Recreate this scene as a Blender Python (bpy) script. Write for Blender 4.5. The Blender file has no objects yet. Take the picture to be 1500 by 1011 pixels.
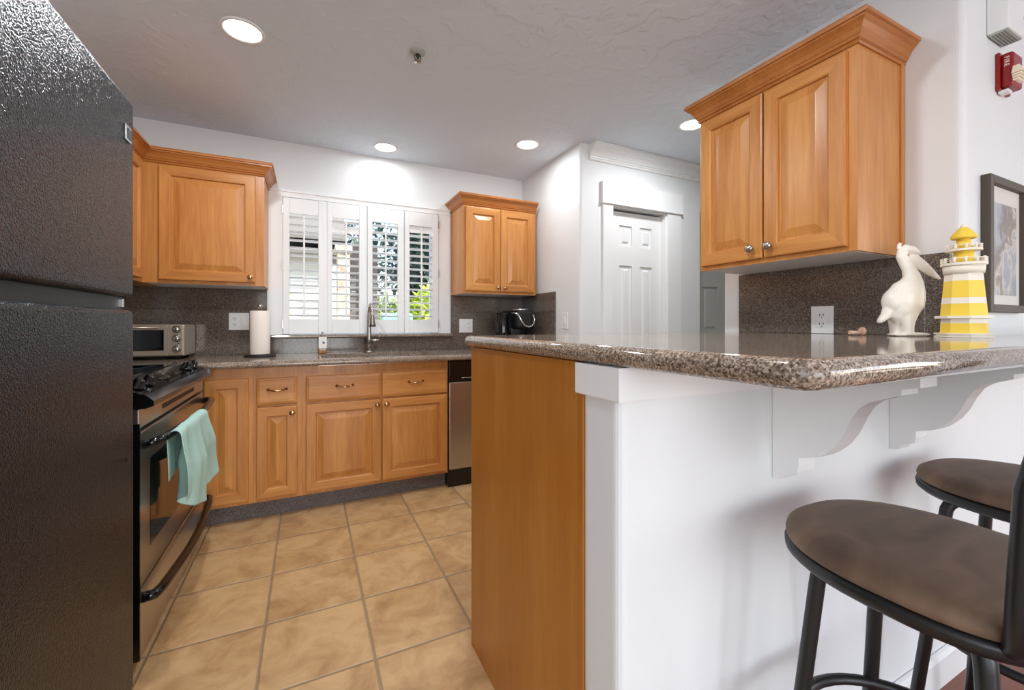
import bpy, bmesh, math, random
from mathutils import Vector, Matrix
R = math.radians
PI = math.pi
random.seed(7)
SC = bpy.context.scene
COL = SC.collection

# ------------------------------------------------------------------ camera, world, big lights, exposure
YAW = math.atan2(299, 618.6)
cam = bpy.data.cameras.new('camera'); cam_o = bpy.data.objects.new('camera', cam); COL.objects.link(cam_o)
cam.sensor_width = 36; cam.sensor_fit = 'HORIZONTAL'; cam.lens = 36 * 618.6 / 1500
cam.shift_y = -30.5 / 1500
cam.clip_start = 0.02
cam_o.location = (0, 0, 1.12); cam_o.rotation_euler = (PI / 2, 0, -YAW)
SC.camera = cam_o
SC.view_settings.view_transform = 'Standard'; SC.view_settings.look = 'None'
SC.view_settings.gamma = 1; SC.view_settings.use_curve_mapping = False
SC.view_settings.exposure = 0.06

w = bpy.data.worlds.new('world'); SC.world = w; w.use_nodes = True
nt = w.node_tree; nt.nodes.clear()
sky = nt.nodes.new('ShaderNodeTexSky'); sky.sky_type = 'NISHITA'; sky.sun_disc = False
sky.sun_elevation = R(48); sky.sun_rotation = R(120); sky.dust_density = 2.0
bg = nt.nodes.new('ShaderNodeBackground'); bg.inputs[1].default_value = 0.5
wo = nt.nodes.new('ShaderNodeOutputWorld')
nt.links.new(sky.outputs[0], bg.inputs[0]); nt.links.new(bg.outputs[0], wo.inputs[0])

def light(name, kind, loc, rot, energy, **kw):
    d = bpy.data.lights.new(name, kind); d.energy = energy
    for k, v in kw.items(): setattr(d, k, v)
    o = bpy.data.objects.new(name, d); o.location = loc; o.rotation_euler = rot; COL.objects.link(o)
    return o
light('sun', 'SUN', (6, 2, 12), (R(40), R(28), R(20)), 9.0, angle=R(1.0), color=(1, .95, .86))
XLW = -1.14
# area lamps added at unseen living room windows, standing in for daylight
light('fill_behind_camera', 'AREA', (.75, -3.93, 1.25), (R(90), 0, 0), 88, shape='RECTANGLE', size=2.6, size_y=2.0, color=(.97, .98, 1))  # added fill, stands in for light from an unseen patio door
light('daylight_side_window', 'AREA', (4.13, -1.7, 1.35), (0, R(90), 0), 14, shape='RECTANGLE', size=1.5, size_y=2.0, color=(.97, .98, 1))
light('fill_from_left', 'AREA', (XLW + .03, -1.75, 1.38), (0, R(-90), 0), 26, shape='RECTANGLE', size=1.6, size_y=2.1, color=(.97, .98, 1))  # added to brighten wall and cabinet faces turned to the left
LAMP_W = 6.5
SC.cycles.diffuse_bounces = 8; SC.cycles.max_bounces = 14

# ------------------------------------------------------------------ materials
def mat_new(name):
    m = bpy.data.materials.new(name); m.use_nodes = True
    n = m.node_tree; b = n.nodes['Principled BSDF']
    return m, n, b
def srgb(r, g, b):
    f = lambda c: (c / 12.92 if c <= .04045 else ((c + .055) / 1.055) ** 2.4)
    return (f(r / 255), f(g / 255), f(b / 255), 1)
def N(n, t, **kw):
    x = n.nodes.new(t)
    for k, v in kw.items():
        if k.startswith('i_'):
            x.inputs[k[2:].replace('_', ' ')].default_value = v
        else: setattr(x, k, v)
    return x
def plain(name, col, rough=.5, metal=0, bump=0, bscale=200, spec=None, coat=0):
    m, n, b = mat_new(name)
    b.inputs['Base Color'].default_value = col; b.inputs['Roughness'].default_value = rough
    b.inputs['Metallic'].default_value = metal
    if spec is not None: b.inputs['Specular IOR Level'].default_value = spec
    if coat: b.inputs['Coat Weight'].default_value = coat; b.inputs['Coat Roughness'].default_value = .05
    if bump:
        tc = N(n, 'ShaderNodeTexCoord'); no = N(n, 'ShaderNodeTexNoise', i_Scale=bscale, i_Detail=3.0)
        bp = N(n, 'ShaderNodeBump', i_Strength=bump, i_Distance=.002)
        n.links.new(tc.outputs['Object'], no.inputs['Vector']); n.links.new(no.outputs['Fac'], bp.inputs['Height'])
        n.links.new(bp.outputs[0], b.inputs['Normal'])
    return m
def ramp(n, stops):
    r = N(n, 'ShaderNodeValToRGB'); cr = r.color_ramp
    while len(cr.elements) < len(stops): cr.elements.new(.5)
    for e, (p, c) in zip(cr.elements, stops): e.position = p; e.color = c
    return r
def wood(name, c0, c1, c2, axis='z', rough=.33, fine=1.0):
    """maple: long soft grain along one axis, a few wide boards of slightly different tone"""
    m, n, b = mat_new(name); L = n.links.new
    tc = N(n, 'ShaderNodeTexCoord'); mp = N(n, 'ShaderNodeMapping')
    s = {'z': (9, 9, .7), 'x': (.7, 9, 9), 'y': (9, .7, 9)}[axis]
    mp.inputs['Scale'].default_value = s
    oi = N(n, 'ShaderNodeObjectInfo'); ad = N(n, 'ShaderNodeVectorMath', operation='ADD')
    ml = N(n, 'ShaderNodeMath', operation='MULTIPLY', i_Value=7.0); ml.inputs[1].default_value = 9.0
    L(oi.outputs['Random'], ml.inputs[0]); L(tc.outputs['Object'], ad.inputs[0]); L(ml.outputs[0], ad.inputs[1])
    L(ad.outputs[0], mp.inputs['Vector'])
    n1 = N(n, 'ShaderNodeTexNoise', i_Scale=1.0, i_Detail=3.0, i_Distortion=.8)
    n2 = N(n, 'ShaderNodeTexNoise', i_Scale=9.0, i_Detail=4.0, i_Distortion=.3)
    L(mp.outputs[0], n1.inputs['Vector']); L(mp.outputs[0], n2.inputs['Vector'])
    mx = N(n, 'ShaderNodeMix', data_type='FLOAT'); mx.inputs[0].default_value = .38
    L(n1.outputs['Fac'], mx.inputs[2]); L(n2.outputs['Fac'], mx.inputs[3])
    r = ramp(n, [(.33, c0), (.5, c1), (.68, c2)])
    L(mx.outputs[0], r.inputs[0]); L(r.outputs[0], b.inputs['Base Color'])
    b.inputs['Roughness'].default_value = rough
    bp = N(n, 'ShaderNodeBump', i_Strength=.06, i_Distance=.001); L(n2.outputs['Fac'], bp.inputs['Height']); L(bp.outputs[0], b.inputs['Normal'])
    return m
MW = (srgb(174, 110, 51), srgb(192, 129, 66), srgb(208, 148, 82))
wood_v = wood('maple_vertical', *MW); wood_x = wood('maple_along_x', *MW, axis='x'); wood_y = wood('maple_along_y', *MW, axis='y')
CR = (srgb(160, 95, 42), srgb(174, 109, 52), srgb(188, 124, 66))
crown_x = wood('maple_crown_x', *CR, axis='x'); 
wood_end_shaded = wood('maple_end_panel_shaded', srgb(166, 101, 32), srgb(176, 111, 38), srgb(187, 124, 50))  # shade on the end panel is put into this darker orange maple
wall_m = plain('wall_paint', srgb(225, 227, 228), .55, bump=.22, bscale=170)
white_m = plain('white_trim_paint', srgb(235, 236, 236), .35)
door_white = plain('white_door_paint', srgb(235, 236, 236), .4)
door_shaded = plain('door_hall_shade_grey', srgb(176, 178, 174), .45)  # grey holds the dim hall's shade, put into the door colour
under_m = plain('cabinet_underside', srgb(214, 216, 216), .5)
def ceiling_mat():
    m, n, b = mat_new('ceiling_knockdown'); L = n.links.new
    b.inputs['Base Color'].default_value = srgb(218, 229, 240); b.inputs['Roughness'].default_value = .8
    tc = N(n, 'ShaderNodeTexCoord'); no = N(n, 'ShaderNodeTexNoise', i_Scale=10.0, i_Detail=5.0, i_Distortion=.25)
    L(tc.outputs['Object'], no.inputs['Vector'])
    r = ramp(n, [(.46, (0, 0, 0, 1)), (.56, (1, 1, 1, 1))]); L(no.outputs['Fac'], r.inputs[0])
    bp = N(n, 'ShaderNodeBump', i_Strength=.32, i_Distance=.008); L(r.outputs[0], bp.inputs['Height']); L(bp.outputs[0], b.inputs['Normal'])
    return m
ceil_m = ceiling_mat()
def granite(name, dark, mid, light_, scale=130, rough=.09, seam=None):
    m, n, b = mat_new(name); L = n.links.new
    tc = N(n, 'ShaderNodeTexCoord')
    n1 = N(n, 'ShaderNodeTexNoise', i_Scale=scale, i_Detail=3.0, i_Roughness=.7)
    v1 = N(n, 'ShaderNodeTexVoronoi', i_Scale=scale * 1.5)
    n2 = N(n, 'ShaderNodeTexNoise', i_Scale=9.0, i_Detail=2.0)
    for q in (n1, v1, n2): L(tc.outputs['Object'], q.inputs['Vector'])
    sp = N(n, 'ShaderNodeSeparateColor'); L(v1.outputs['Color'], sp.inputs[0])
    mx = N(n, 'ShaderNodeMix', data_type='FLOAT'); mx.inputs[0].default_value = .42
    L(n1.outputs['Fac'], mx.inputs[2]); L(sp.outputs[0], mx.inputs[3])
    mx2 = N(n, 'ShaderNodeMix', data_type='FLOAT'); mx2.inputs[0].default_value = .14
    L(mx.outputs[0], mx2.inputs[2]); L(n2.outputs['Fac'], mx2.inputs[3])
    r = ramp(n, [(.28, dark), (.5, mid), (.72, light_)])
    L(mx2.outputs[0], r.inputs[0]); L(r.outputs[0], b.inputs['Base Color'])
    b.inputs['Roughness'].default_value = rough
    return m
granite_bar = granite('granite_counter', srgb(70, 58, 48), srgb(134, 118, 104), srgb(188, 172, 156), 230, .07)
granite_spl = granite('granite_tile', srgb(58, 51, 47), srgb(98, 88, 82), srgb(142, 130, 118), 210, .12)
granite_toe = granite('granite_toe', srgb(76, 70, 70), srgb(98, 91, 90), srgb(122, 114, 110), 120, .25)
def tile_floor():
    m, n, b = mat_new('floor_tile_tan'); L = n.links.new
    tc = N(n, 'ShaderNodeTexCoord'); sx = N(n, 'ShaderNodeSeparateXYZ'); L(tc.outputs['Object'], sx.inputs[0])
    P = .3465; out = []
    ids = []
    for k, off in ((0, -.1435), (1, 2.163)):
        a = N(n, 'ShaderNodeMath', operation='SUBTRACT'); a.inputs[1].default_value = off; L(sx.outputs[k], a.inputs[0])
        d = N(n, 'ShaderNodeMath', operation='DIVIDE'); d.inputs[1].default_value = P; L(a.outputs[0], d.inputs[0])
        fl = N(n, 'ShaderNodeMath', operation='FLOOR'); L(d.outputs[0], fl.inputs[0]); ids.append(fl)
        f = N(n, 'ShaderNodeMath', operation='FRACT'); L(d.outputs[0], f.inputs[0])
        s = N(n, 'ShaderNodeMath', operation='SUBTRACT'); s.inputs[1].default_value = .5; L(f.outputs[0], s.inputs[0])
        ab = N(n, 'ShaderNodeMath', operation='ABSOLUTE'); L(s.outputs[0], ab.inputs[0]); out.append(ab)
    mxx = N(n, 'ShaderNodeMath', operation='MAXIMUM'); L(out[0].outputs[0], mxx.inputs[0]); L(out[1].outputs[0], mxx.inputs[1])
    g = N(n, 'ShaderNodeMapRange', interpolation_type='SMOOTHSTEP'); g.inputs[1].default_value = .4865; g.inputs[2].default_value = .491
    L(mxx.outputs[0], g.inputs[0])
    hb = N(n, 'ShaderNodeMapRange', interpolation_type='SMOOTHSTEP'); hb.inputs[1].default_value = .478; hb.inputs[2].default_value = .494
    hb.inputs[3].default_value = 1; hb.inputs[4].default_value = 0
    L(mxx.outputs[0], hb.inputs[0])
    cb = N(n, 'ShaderNodeCombineXYZ'); L(ids[0].outputs[0], cb.inputs[0]); L(ids[1].outputs[0], cb.inputs[1])
    wn = N(n, 'ShaderNodeTexWhiteNoise'); L(cb.outputs[0], wn.inputs[0])
    sc = N(n, 'ShaderNodeVectorMath', operation='MULTIPLY_ADD'); sc.inputs[1].default_value = (5, 5, 5)
    L(wn.outputs['Color'], sc.inputs[0]); L(tc.outputs['Object'], sc.inputs[2])
    n1 = N(n, 'ShaderNodeTexNoise', i_Scale=7.0, i_Detail=6.0, i_Roughness=.65, i_Distortion=.5); L(sc.outputs[0], n1.inputs['Vector'])
    r = ramp(n, [(.3, srgb(160, 122, 80)), (.48, srgb(186, 148, 102)), (.6, srgb(198, 162, 116)), (.74, srgb(204, 166, 118))]); L(n1.outputs['Fac'], r.inputs[0])
    mc = N(n, 'ShaderNodeMix', data_type='RGBA'); mc.inputs[7].default_value = srgb(150, 126, 98)
    L(g.outputs[0], mc.inputs[0]); L(r.outputs[0], mc.inputs[6]); L(mc.outputs[2], b.inputs['Base Color'])
    b.inputs['Roughness'].default_value = .42
    ad = N(n, 'ShaderNodeMath', operation='MULTIPLY_ADD'); ad.inputs[1].default_value = .12
    L(n1.outputs['Fac'], ad.inputs[0]); L(hb.outputs[0], ad.inputs[2])
    bp = N(n, 'ShaderNodeBump', i_Strength=.7, i_Distance=.004); L(ad.outputs[0], bp.inputs['Height']); L(bp.outputs[0], b.inputs['Normal'])
    return m
tile_m = tile_floor()
def plank_floor():
    m, n, b = mat_new('floor_planks_red'); L = n.links.new
    tc = N(n, 'ShaderNodeTexCoord'); br = N(n, 'ShaderNodeTexBrick', i_Scale=1.0)
    br.inputs['Brick Width'].default_value = 1.1; br.inputs['Row Height'].default_value = .09; br.inputs['Mortar Size'].default_value = .0015
    br.inputs['Color1'].default_value = srgb(150, 84, 58); br.inputs['Color2'].default_value = srgb(128, 68, 46); br.inputs['Mortar'].default_value = srgb(60, 34, 24)
    mp = N(n, 'ShaderNodeMapping'); mp.inputs['Scale'].default_value = (2, 40, 1)
    no = N(n, 'ShaderNodeTexNoise', i_Scale=1.5, i_Detail=4.0)
    L(tc.outputs['Object'], br.inputs['Vector']); L(tc.outputs['Object'], mp.inputs[0]); L(mp.outputs[0], no.inputs['Vector'])
    mx = N(n, 'ShaderNodeMix', data_type='RGBA', blend_type='MULTIPLY'); mx.inputs[0].default_value = .5
    L(br.outputs['Color'], mx.inputs[6]); L(no.outputs['Color'], mx.inputs[7]); L(mx.outputs[2], b.inputs['Base Color'])
    b.inputs['Roughness'].default_value = .35
    return m
plank_m = plank_floor()
def fridge_mat():
    m, n, b = mat_new('black_textured_enamel'); L = n.links.new
    b.inputs['Base Color'].default_value = srgb(20, 25, 31); b.inputs['Specular IOR Level'].default_value = .30; b.inputs['Roughness'].default_value = .14
    tc = N(n, 'ShaderNodeTexCoord'); no = N(n, 'ShaderNodeTexNoise', i_Scale=270.0, i_Detail=1.0)
    L(tc.outputs['Object'], no.inputs['Vector'])
    bp = N(n, 'ShaderNodeBump', i_Strength=.9, i_Distance=.0030); L(no.outputs['Fac'], bp.inputs['Height']); L(bp.outputs[0], b.inputs['Normal'])
    return m
fridge_m = fridge_mat()
black_gloss = plain('black_gloss', srgb(14, 14, 16), .12)
black_glass = plain('black_glass', srgb(10, 11, 13), .05)
black_mat = plain('black_matte', srgb(20, 20, 21), .5)
black_metal = plain('black_powder_coat', srgb(26, 26, 27), .38)
def steel_mat():
    m, n, b = mat_new('brushed_steel'); L = n.links.new
    b.inputs['Base Color'].default_value = srgb(186, 182, 178); b.inputs['Metallic'].default_value = 1; b.inputs['Roughness'].default_value = .3
    tc = N(n, 'ShaderNodeTexCoord'); mp = N(n, 'ShaderNodeMapping'); mp.inputs['Scale'].default_value = (4, 4, 260)
    no = N(n, 'ShaderNodeTexNoise', i_Scale=2.0, i_Detail=2.0); L(tc.outputs['Object'], mp.inputs[0]); L(mp.outputs[0], no.inputs['Vector'])
    bp = N(n, 'ShaderNodeBump', i_Strength=.04, i_Distance=.001); L(no.outputs['Fac'], bp.inputs['Height']); L(bp.outputs[0], b.inputs['Normal'])
    return m
steel = steel_mat()
chrome = plain('chrome', srgb(210, 210, 212), .1, 1)
nickel = plain('brushed_nickel', srgb(176, 170, 162), .25, 1)
brass = plain('antique_brass', srgb(190, 150, 108), .18, 1)
warm_steel = plain('toaster_steel', srgb(196, 184, 166), .35, .85)
plastic_white = plain('white_plastic', srgb(232, 232, 232), .35)
slot_m = plain('dark_slot', srgb(50, 50, 52), .6)
paper_m = plain('paper_towel', srgb(238, 228, 218), .95, bump=.5, bscale=90)
ceramic = plain('cream_ceramic', srgb(236, 228, 216), .35, bump=.25, bscale=60)
yellow_m = plain('yellow_paint', srgb(240, 205, 70), .5)
cream_m = plain('cream_paint', srgb(234, 226, 212), .55)
red_m = plain('red_alarm_plastic', srgb(140, 22, 20), .3)
lens_m = plain('strobe_lens', srgb(238, 226, 200), .12, coat=.5)
grille_m = plain('grey_grille', srgb(168, 174, 168), .6)
frame_m = plain('picture_frame_grey_brown', srgb(78, 68, 60), .55)
matboard = plain('mat_board', srgb(226, 221, 214), .8)
amber = plain('amber_soap', srgb(150, 104, 40), .1)
label_white = plain('paper_label', srgb(236, 234, 228), .6)
ink = plain('label_ink', srgb(90, 100, 140), .6)
cork_m = plain('stopper_pale', srgb(214, 176, 150), .5)
badge_m = plain('badge_silver', srgb(190, 190, 192), .2, 1)
def suede_mat():
    m, n, b = mat_new('brown_suede'); L = n.links.new
    tc = N(n, 'ShaderNodeTexCoord'); no = N(n, 'ShaderNodeTexNoise', i_Scale=7.0, i_Detail=5.0, i_Distortion=1.2)
    mp = N(n, 'ShaderNodeMapping'); mp.inputs['Scale'].default_value = (.7, 1.6, 1)
    L(tc.outputs['Object'], mp.inputs[0]); L(mp.outputs[0], no.inputs['Vector'])
    r = ramp(n, [(.25, srgb(90, 70, 55)), (.5, srgb(112, 89, 70)), (.75, srgb(132, 106, 84))]); L(no.outputs['Fac'], r.inputs[0]); L(r.outputs[0], b.inputs['Base Color'])
    b.inputs['Roughness'].default_value = .75; b.inputs['Sheen Weight'].default_value = .08
    return m
suede = suede_mat()
def towel_mat():
    m, n, b = mat_new('mint_towel'); L = n.links.new
    tc = N(n, 'ShaderNodeTexCoord'); no = N(n, 'ShaderNodeTexNoise', i_Scale=420.0)
    L(tc.outputs['Object'], no.inputs['Vector'])
    bp = N(n, 'ShaderNodeBump', i_Strength=.5, i_Distance=.002); L(no.outputs['Fac'], bp.inputs['Height']); L(bp.outputs[0], b.inputs['Normal'])
    b.inputs['Base Color'].default_value = srgb(170, 206, 196); b.inputs['Roughness'].default_value = .95
    return m
towel_m = towel_mat()
def glass_mat(name='window_glass', tint=(1, 1, 1, 1)):
    m = bpy.data.materials.new(name); m.use_nodes = True; n = m.node_tree; n.nodes.clear(); L = n.links.new
    t = N(n, 'ShaderNodeBsdfTransparent'); t.inputs[0].default_value = tint
    g = N(n, 'ShaderNodeBsdfGlossy'); g.inputs['Roughness'].default_value = .01
    fr = N(n, 'ShaderNodeFresnel'); fr.inputs[0].default_value = 1.45
    mx = N(n, 'ShaderNodeMixShader'); o = N(n, 'ShaderNodeOutputMaterial')
    ge = N(n, 'ShaderNodeNewGeometry'); sb = N(n, 'ShaderNodeMath', operation='SUBTRACT', use_clamp=True); L(fr.outputs[0], sb.inputs[0]); L(ge.outputs['Backfacing'], sb.inputs[1])
    L(sb.outputs[0], mx.inputs[0]); L(t.outputs[0], mx.inputs[1]); L(g.outputs[0], mx.inputs[2]); L(mx.outputs[0], o.inputs[0])
    return m
glass_m = glass_mat(); oven_glass = glass_mat('oven_glass', (.25, .24, .22, 1))
def emit(name, col, s):
    m = bpy.data.materials.new(name); m.use_nodes = True; n = m.node_tree; n.nodes.clear()
    e = N(n, 'ShaderNodeEmission'); e.inputs[0].default_value = col; e.inputs[1].default_value = s
    o = N(n, 'ShaderNodeOutputMaterial'); n.links.new(e.outputs[0], o.inputs[0]); return m
lamp_m = emit('lamp_lens', (1, .97, .92, 1), 6.0)

# ------------------------------------------------------------------ mesh helpers
OFF = {}
class MB:
    def __init__(s): s.bm = bmesh.new(); s.mats = []; s.cur = 0
    def mat(s, m):
        if m not in s.mats: s.mats.append(m)
        s.cur = s.mats.index(m); return s
    def face(s, vs, smooth=False):
        try: f = s.bm.faces.new(vs)
        except ValueError: return None
        f.material_index = s.cur; f.smooth = smooth; return f
    def box(s, x0, x1, y0, y1, z0, z1, bev=0, seg=2):
        r = bmesh.ops.create_cube(s.bm, size=1.0)
        vs = r['verts']
        for v in vs: v.co = Vector(((x0 + x1) / 2 + v.co.x * (x1 - x0), (y0 + y1) / 2 + v.co.y * (y1 - y0), (z0 + z1) / 2 + v.co.z * (z1 - z0)))
        fs = {f for v in vs for f in v.link_faces}
        for f in fs: f.material_index = s.cur
        if bev:
            es = list({e for v in vs for e in v.link_edges})
            r = bmesh.ops.bevel(s.bm, geom=es, offset=bev, segments=seg, profile=.5, affect='EDGES')
            for f in r['faces']: f.material_index = s.cur
        return s
    def loft(s, rings, cap=True, closed=True, smooth=True):
        """rings: lists of equal length of points"""
        vr = [[s.bm.verts.new(p) for p in r] for r in rings]
        n = len(vr[0])
        for a, b in zip(vr, vr[1:]):
            for i in range(n if closed else n - 1):
                s.face([a[i], a[(i + 1) % n], b[(i + 1) % n], b[i]], smooth)
        if cap:
            s.face(list(reversed(vr[0]))); s.face(vr[-1])
        return s
    def lathe(s, c, prof, n=24, axis='z', smooth=True, cap=True):
        """prof: (radius, height) along axis from c"""
        rings = []
        for r, h in prof:
            ring = []
            for i in range(n):
                a = 2 * PI * i / n; u, v = max(r, 1e-4) * math.cos(a), max(r, 1e-4) * math.sin(a)
                p = {'z': (u, v, h), 'x': (h, u, v), '-x': (-h, v, u), '-y': (u, -h, v), 'y': (v, h, u), '-z': (v, u, -h)}[axis]
                ring.append(Vector(c) + Vector(p))
            rings.append(ring)
        return s.loft(rings, cap, True, smooth)
    def tube(s, pts, r, n=10, closed=False, smooth=True):
        pts = [Vector(p) for p in pts]; rs = r if isinstance(r, (list, tuple)) else [r] * len(pts)
        rings = []; prev = None; m = len(pts)
        for i, p in enumerate(pts):
            if closed: t = pts[(i + 1) % m] - pts[i - 1]
            else: t = pts[min(i + 1, m - 1)] - pts[max(i - 1, 0)]
            t.normalize()
            if prev is None:
                a = Vector((0, 0, 1)) if abs(t.z) < .9 else Vector((1, 0, 0)); u = t.cross(a).normalized()
            else: u = (prev - t * prev.dot(t)).normalized()
            prev = u; v = t.cross(u)
            rings.append([p + (u * math.cos(2 * PI * k / n) + v * math.sin(2 * PI * k / n)) * rs[i] for k in range(n)])
        if closed: rings.append(rings[0])
        return s.loft(rings, not closed, True, smooth)
    def prism(s, poly, axis, a, b):
        """poly: 2-D points, extruded along axis ('x': (y,z), 'y': (x,z), 'z': (x,y))"""
        f = {'x': lambda p, h: (h, p[0], p[1]), 'y': lambda p, h: (p[0], h, p[1]), 'z': lambda p, h: (p[0], p[1], h)}[axis]
        return s.loft([[f(p, a) for p in poly], [f(p, b) for p in poly]], True, True, False)
    def sweep(s, path, prof, cap=True):
        """mitred sweep of prof (outward offset, z) along an xy path; outward = right of travel"""
        P = [Vector(p) for p in path]; nrm = []
        for a, b in zip(P, P[1:]):
            d = (b - a).normalized(); nrm.append(Vector((d.y, -d.x)))
        rings = []
        for i, p in enumerate(P):
            if i == 0: m = nrm[0]
            elif i == len(P) - 1: m = nrm[-1]
            else:
                m = nrm[i - 1] + nrm[i]; m = m / (m.dot(nrm[i]))
            rings.append([(p.x + m.x * o, p.y + m.y * o, z) for o, z in prof])
        return s.loft(rings, cap, True, False)
    def sphere(s, c, r, sx=1, sy=1, sz=1, rot=None, u=16, v=10):
        M = Matrix.Translation(c)
        if rot: M = M @ rot
        M = M @ Matrix.Diagonal((sx, sy, sz, 1))
        q = bmesh.ops.create_uvsphere(s.bm, u_segments=u, v_segments=v, radius=r, matrix=M)
        for f in {f for w_ in q['verts'] for f in w_.link_faces}: f.smooth = True; f.material_index = s.cur
        return s
    def rings(s, o, u, v, nrm, rl, m_side=None):
        """nested rectangles: o corner, u/v full edge vectors, rl = [(inset, depth)]; rails may take another material"""
        o, u, v, nrm = map(Vector, (o, u, v, nrm)); uu, vv = u.normalized(), v.normalized()
        vr = []
        for ins, d in rl:
            c = o + nrm * d
            vr.append([s.bm.verts.new(c + uu * ins + vv * ins), s.bm.verts.new(c + u - uu * ins + vv * ins),
                       s.bm.verts.new(c + u - uu * ins + v - vv * ins), s.bm.verts.new(c + uu * ins + v - vv * ins)])
        flip = uu.cross(vv).dot(nrm) < 0
        cur = s.cur
        for k, (a, b) in enumerate(zip(vr, vr[1:])):
            for i in range(4):
                q = [a[i], a[(i + 1) % 4], b[(i + 1) % 4], b[i]]
                if flip: q.reverse()
                if m_side is not None and i in (0, 2) and k < m_side[1]: s.mat(m_side[0])
                s.face(q); s.cur = cur
        q = list(vr[-1]); q0 = list(reversed(vr[0]))
        if flip: q.reverse(); q0.reverse()
        s.face(q); s.face(q0)
        return s
    def build(s, name, m=None, parent=None, loc=None, local=False, recalc=True, smooth_angle=None):
        if m is not None and not s.mats: s.mats = [m]
        if recalc: bmesh.ops.recalc_face_normals(s.bm, faces=s.bm.faces)
        off = Vector((0, 0, 0))
        if parent is not None:
            if not local: off = OFF.get(parent.name, Vector((0, 0, 0)))
        elif loc is not None: off = Vector(loc)
        if off.length and not (parent is None and local):
            for v in s.bm.verts: v.co -= off
        me = bpy.data.meshes.new(name); s.bm.to_mesh(me); s.bm.free()
        for q in s.mats: me.materials.append(q)
        o = bpy.data.objects.new(name, me); COL.objects.link(o)
        if parent is not None: o.parent = parent
        elif loc is not None: o.location = loc
        OFF[o.name] = off
        return o
def tag(o, label=None, cat=None, group=None, kind=None):
    if label: o['label'] = label
    if cat: o['category'] = cat
    if group: o['group'] = group
    if kind: o['kind'] = kind
    return o
def thing(name, label, cat, loc=(0, 0, 0), rz=0, group=None):
    o = bpy.data.objects.new(name, None); COL.objects.link(o); o.empty_display_size = .1
    o.location = loc; o.rotation_euler = (0, 0, rz); OFF[o.name] = Vector(loc)
    return tag(o, label, cat, group)
def struct(name, mb, m, parent=None, label=None):
    o = mb.build(name, m, parent)
    if parent is None: o['kind'] = 'structure'
    if label: o['label'] = label
    return o
def dup(root, loc, rz, label, group=None):
    r = root.copy(); COL.objects.link(r); r.location = loc; r.rotation_euler = (0, 0, rz); r['label'] = label
    if group: r['group'] = group
    for ch in list(root.children):
        c = ch.copy(); COL.objects.link(c); c.parent = r
        for g in list(ch.children):
            d = g.copy(); COL.objects.link(d); d.parent = c
    return r

# ------------------------------------------------------------------ the room
H = 2.40
XL, YB, XK, YD, XW, YP = -1.14, 3.36, 1.726, 2.47, 1.98, .612
struct('floor', MB().box(XL - .1, 4.3, .65, YB + .15, -.05, 0).box(XL - .1, .53, -.4, .65, -.05, 0), tile_m, label='tan square ceramic tile floor of the kitchen')
struct('floor_living', MB().box(.53, 4.3, -.4, .65, -.05, 0).box(XL - .1, 4.3, -4.15, -.4, -.05, 0), plank_m, label='reddish wood plank floor by the bar stools')
struct('ceiling', MB().box(XL - .1, 4.3, -4.15, YB + .15, H, H + .1), ceil_m)
struct('wall_left', MB().box(XL - .1, XL, -4.1, -2.8, 0, H).box(XL - .1, XL, -.7, YB + .15, 0, H).box(XL - .1, XL, -2.8, -.7, 0, .58).box(XL - .1, XL, -2.8, -.7, 2.18, H), wall_m)
WX0, WX1, WZ0, WZ1 = -.16, .955, 1.045, 2.012
b = MB().box(XL, WX0, YB, YB + .15, 0, H).box(WX1, 1.80, YB, YB + .15, 0, H).box(WX0, WX1, YB, YB + .15, 0, WZ0).box(WX0, WX1, YB, YB + .15, WZ1, H)
struct('wall_back', b, wall_m)
def arc(cx, cy, r, a0, a1, n=5):
    return [(cx + r * math.cos(R(a0 + (a1 - a0) * i / n)), cy + r * math.sin(R(a0 + (a1 - a0) * i / n))) for i in range(n + 1)]
# closet block: bull-nosed corner, opening for the white door
DX0, DX1, DZ = 2.006, 2.548, 1.985
b = MB()
b.prism(arc(XK + .02, YD + .02, .02, 180, 270) + [(DX0, YD), (DX0, YD + .12), (XK + .12, YD + .12), (XK + .12, YB), (XK, YB)], 'z', 0, H)
b.box(DX0, DX1, YD, YD + .12, DZ, H).box(DX1, 2.92, YD, YD + .12, 0, H)
b.box(2.92, 3.80, YD, YD + .12, 2.05, H).box(3.80, 4.2, YD, YD + .12, 0, H)
struct('wall_closet', b, wall_m)
struct('wall_closet_back', MB().box(XK + .12, 4.2, YD + .19, YD + .25, 0, H), wall_m)
# wall that carries the right upper cabinet, and the picture wall with its bull-nose
poly = [(XW, 1.516)] + [(XW, 1.0)] + arc(XW + .022, YP + .022, .022, 180, 270) + [(4.2, YP), (4.2, YP + .12), (XW + .13, YP + .12), (XW + .13, 1.516)]
struct('wall_picture', MB().prism(poly, 'z', 0, H), wall_m)
struct('wall_right', MB().box(4.2, 4.3, YP, YB + .15, 0, H).box(4.2, 4.3, -4.1, -2.7, 0, H).box(4.2, 4.3, -.7, YP, 0, H).box(4.2, 4.3, -2.7, -.7, 0, .6).box(4.2, 4.3, -2.7, -.7, 2.1, H), wall_m)
struct('wall_living', MB().box(XL, -.6, -4.1, -4.0, 0, H).box(2.1, 4.2, -4.1, -4.0, 0, H).box(-.6, 2.1, -4.1, -4.0, 2.25, H).box(-.6, 2.1, -4.1, -4.0, 0, .25), wall_m)
poly = arc(.515 + .02, .611 + .02, .02, 180, 270) + [(XW + .02, .611), (XW + .02, .718), (.515, .718)]
struct('wall_peninsula', MB().prism(poly, 'z', 0, 1.041), wall_m, label='white textured half wall under the bar')
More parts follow.
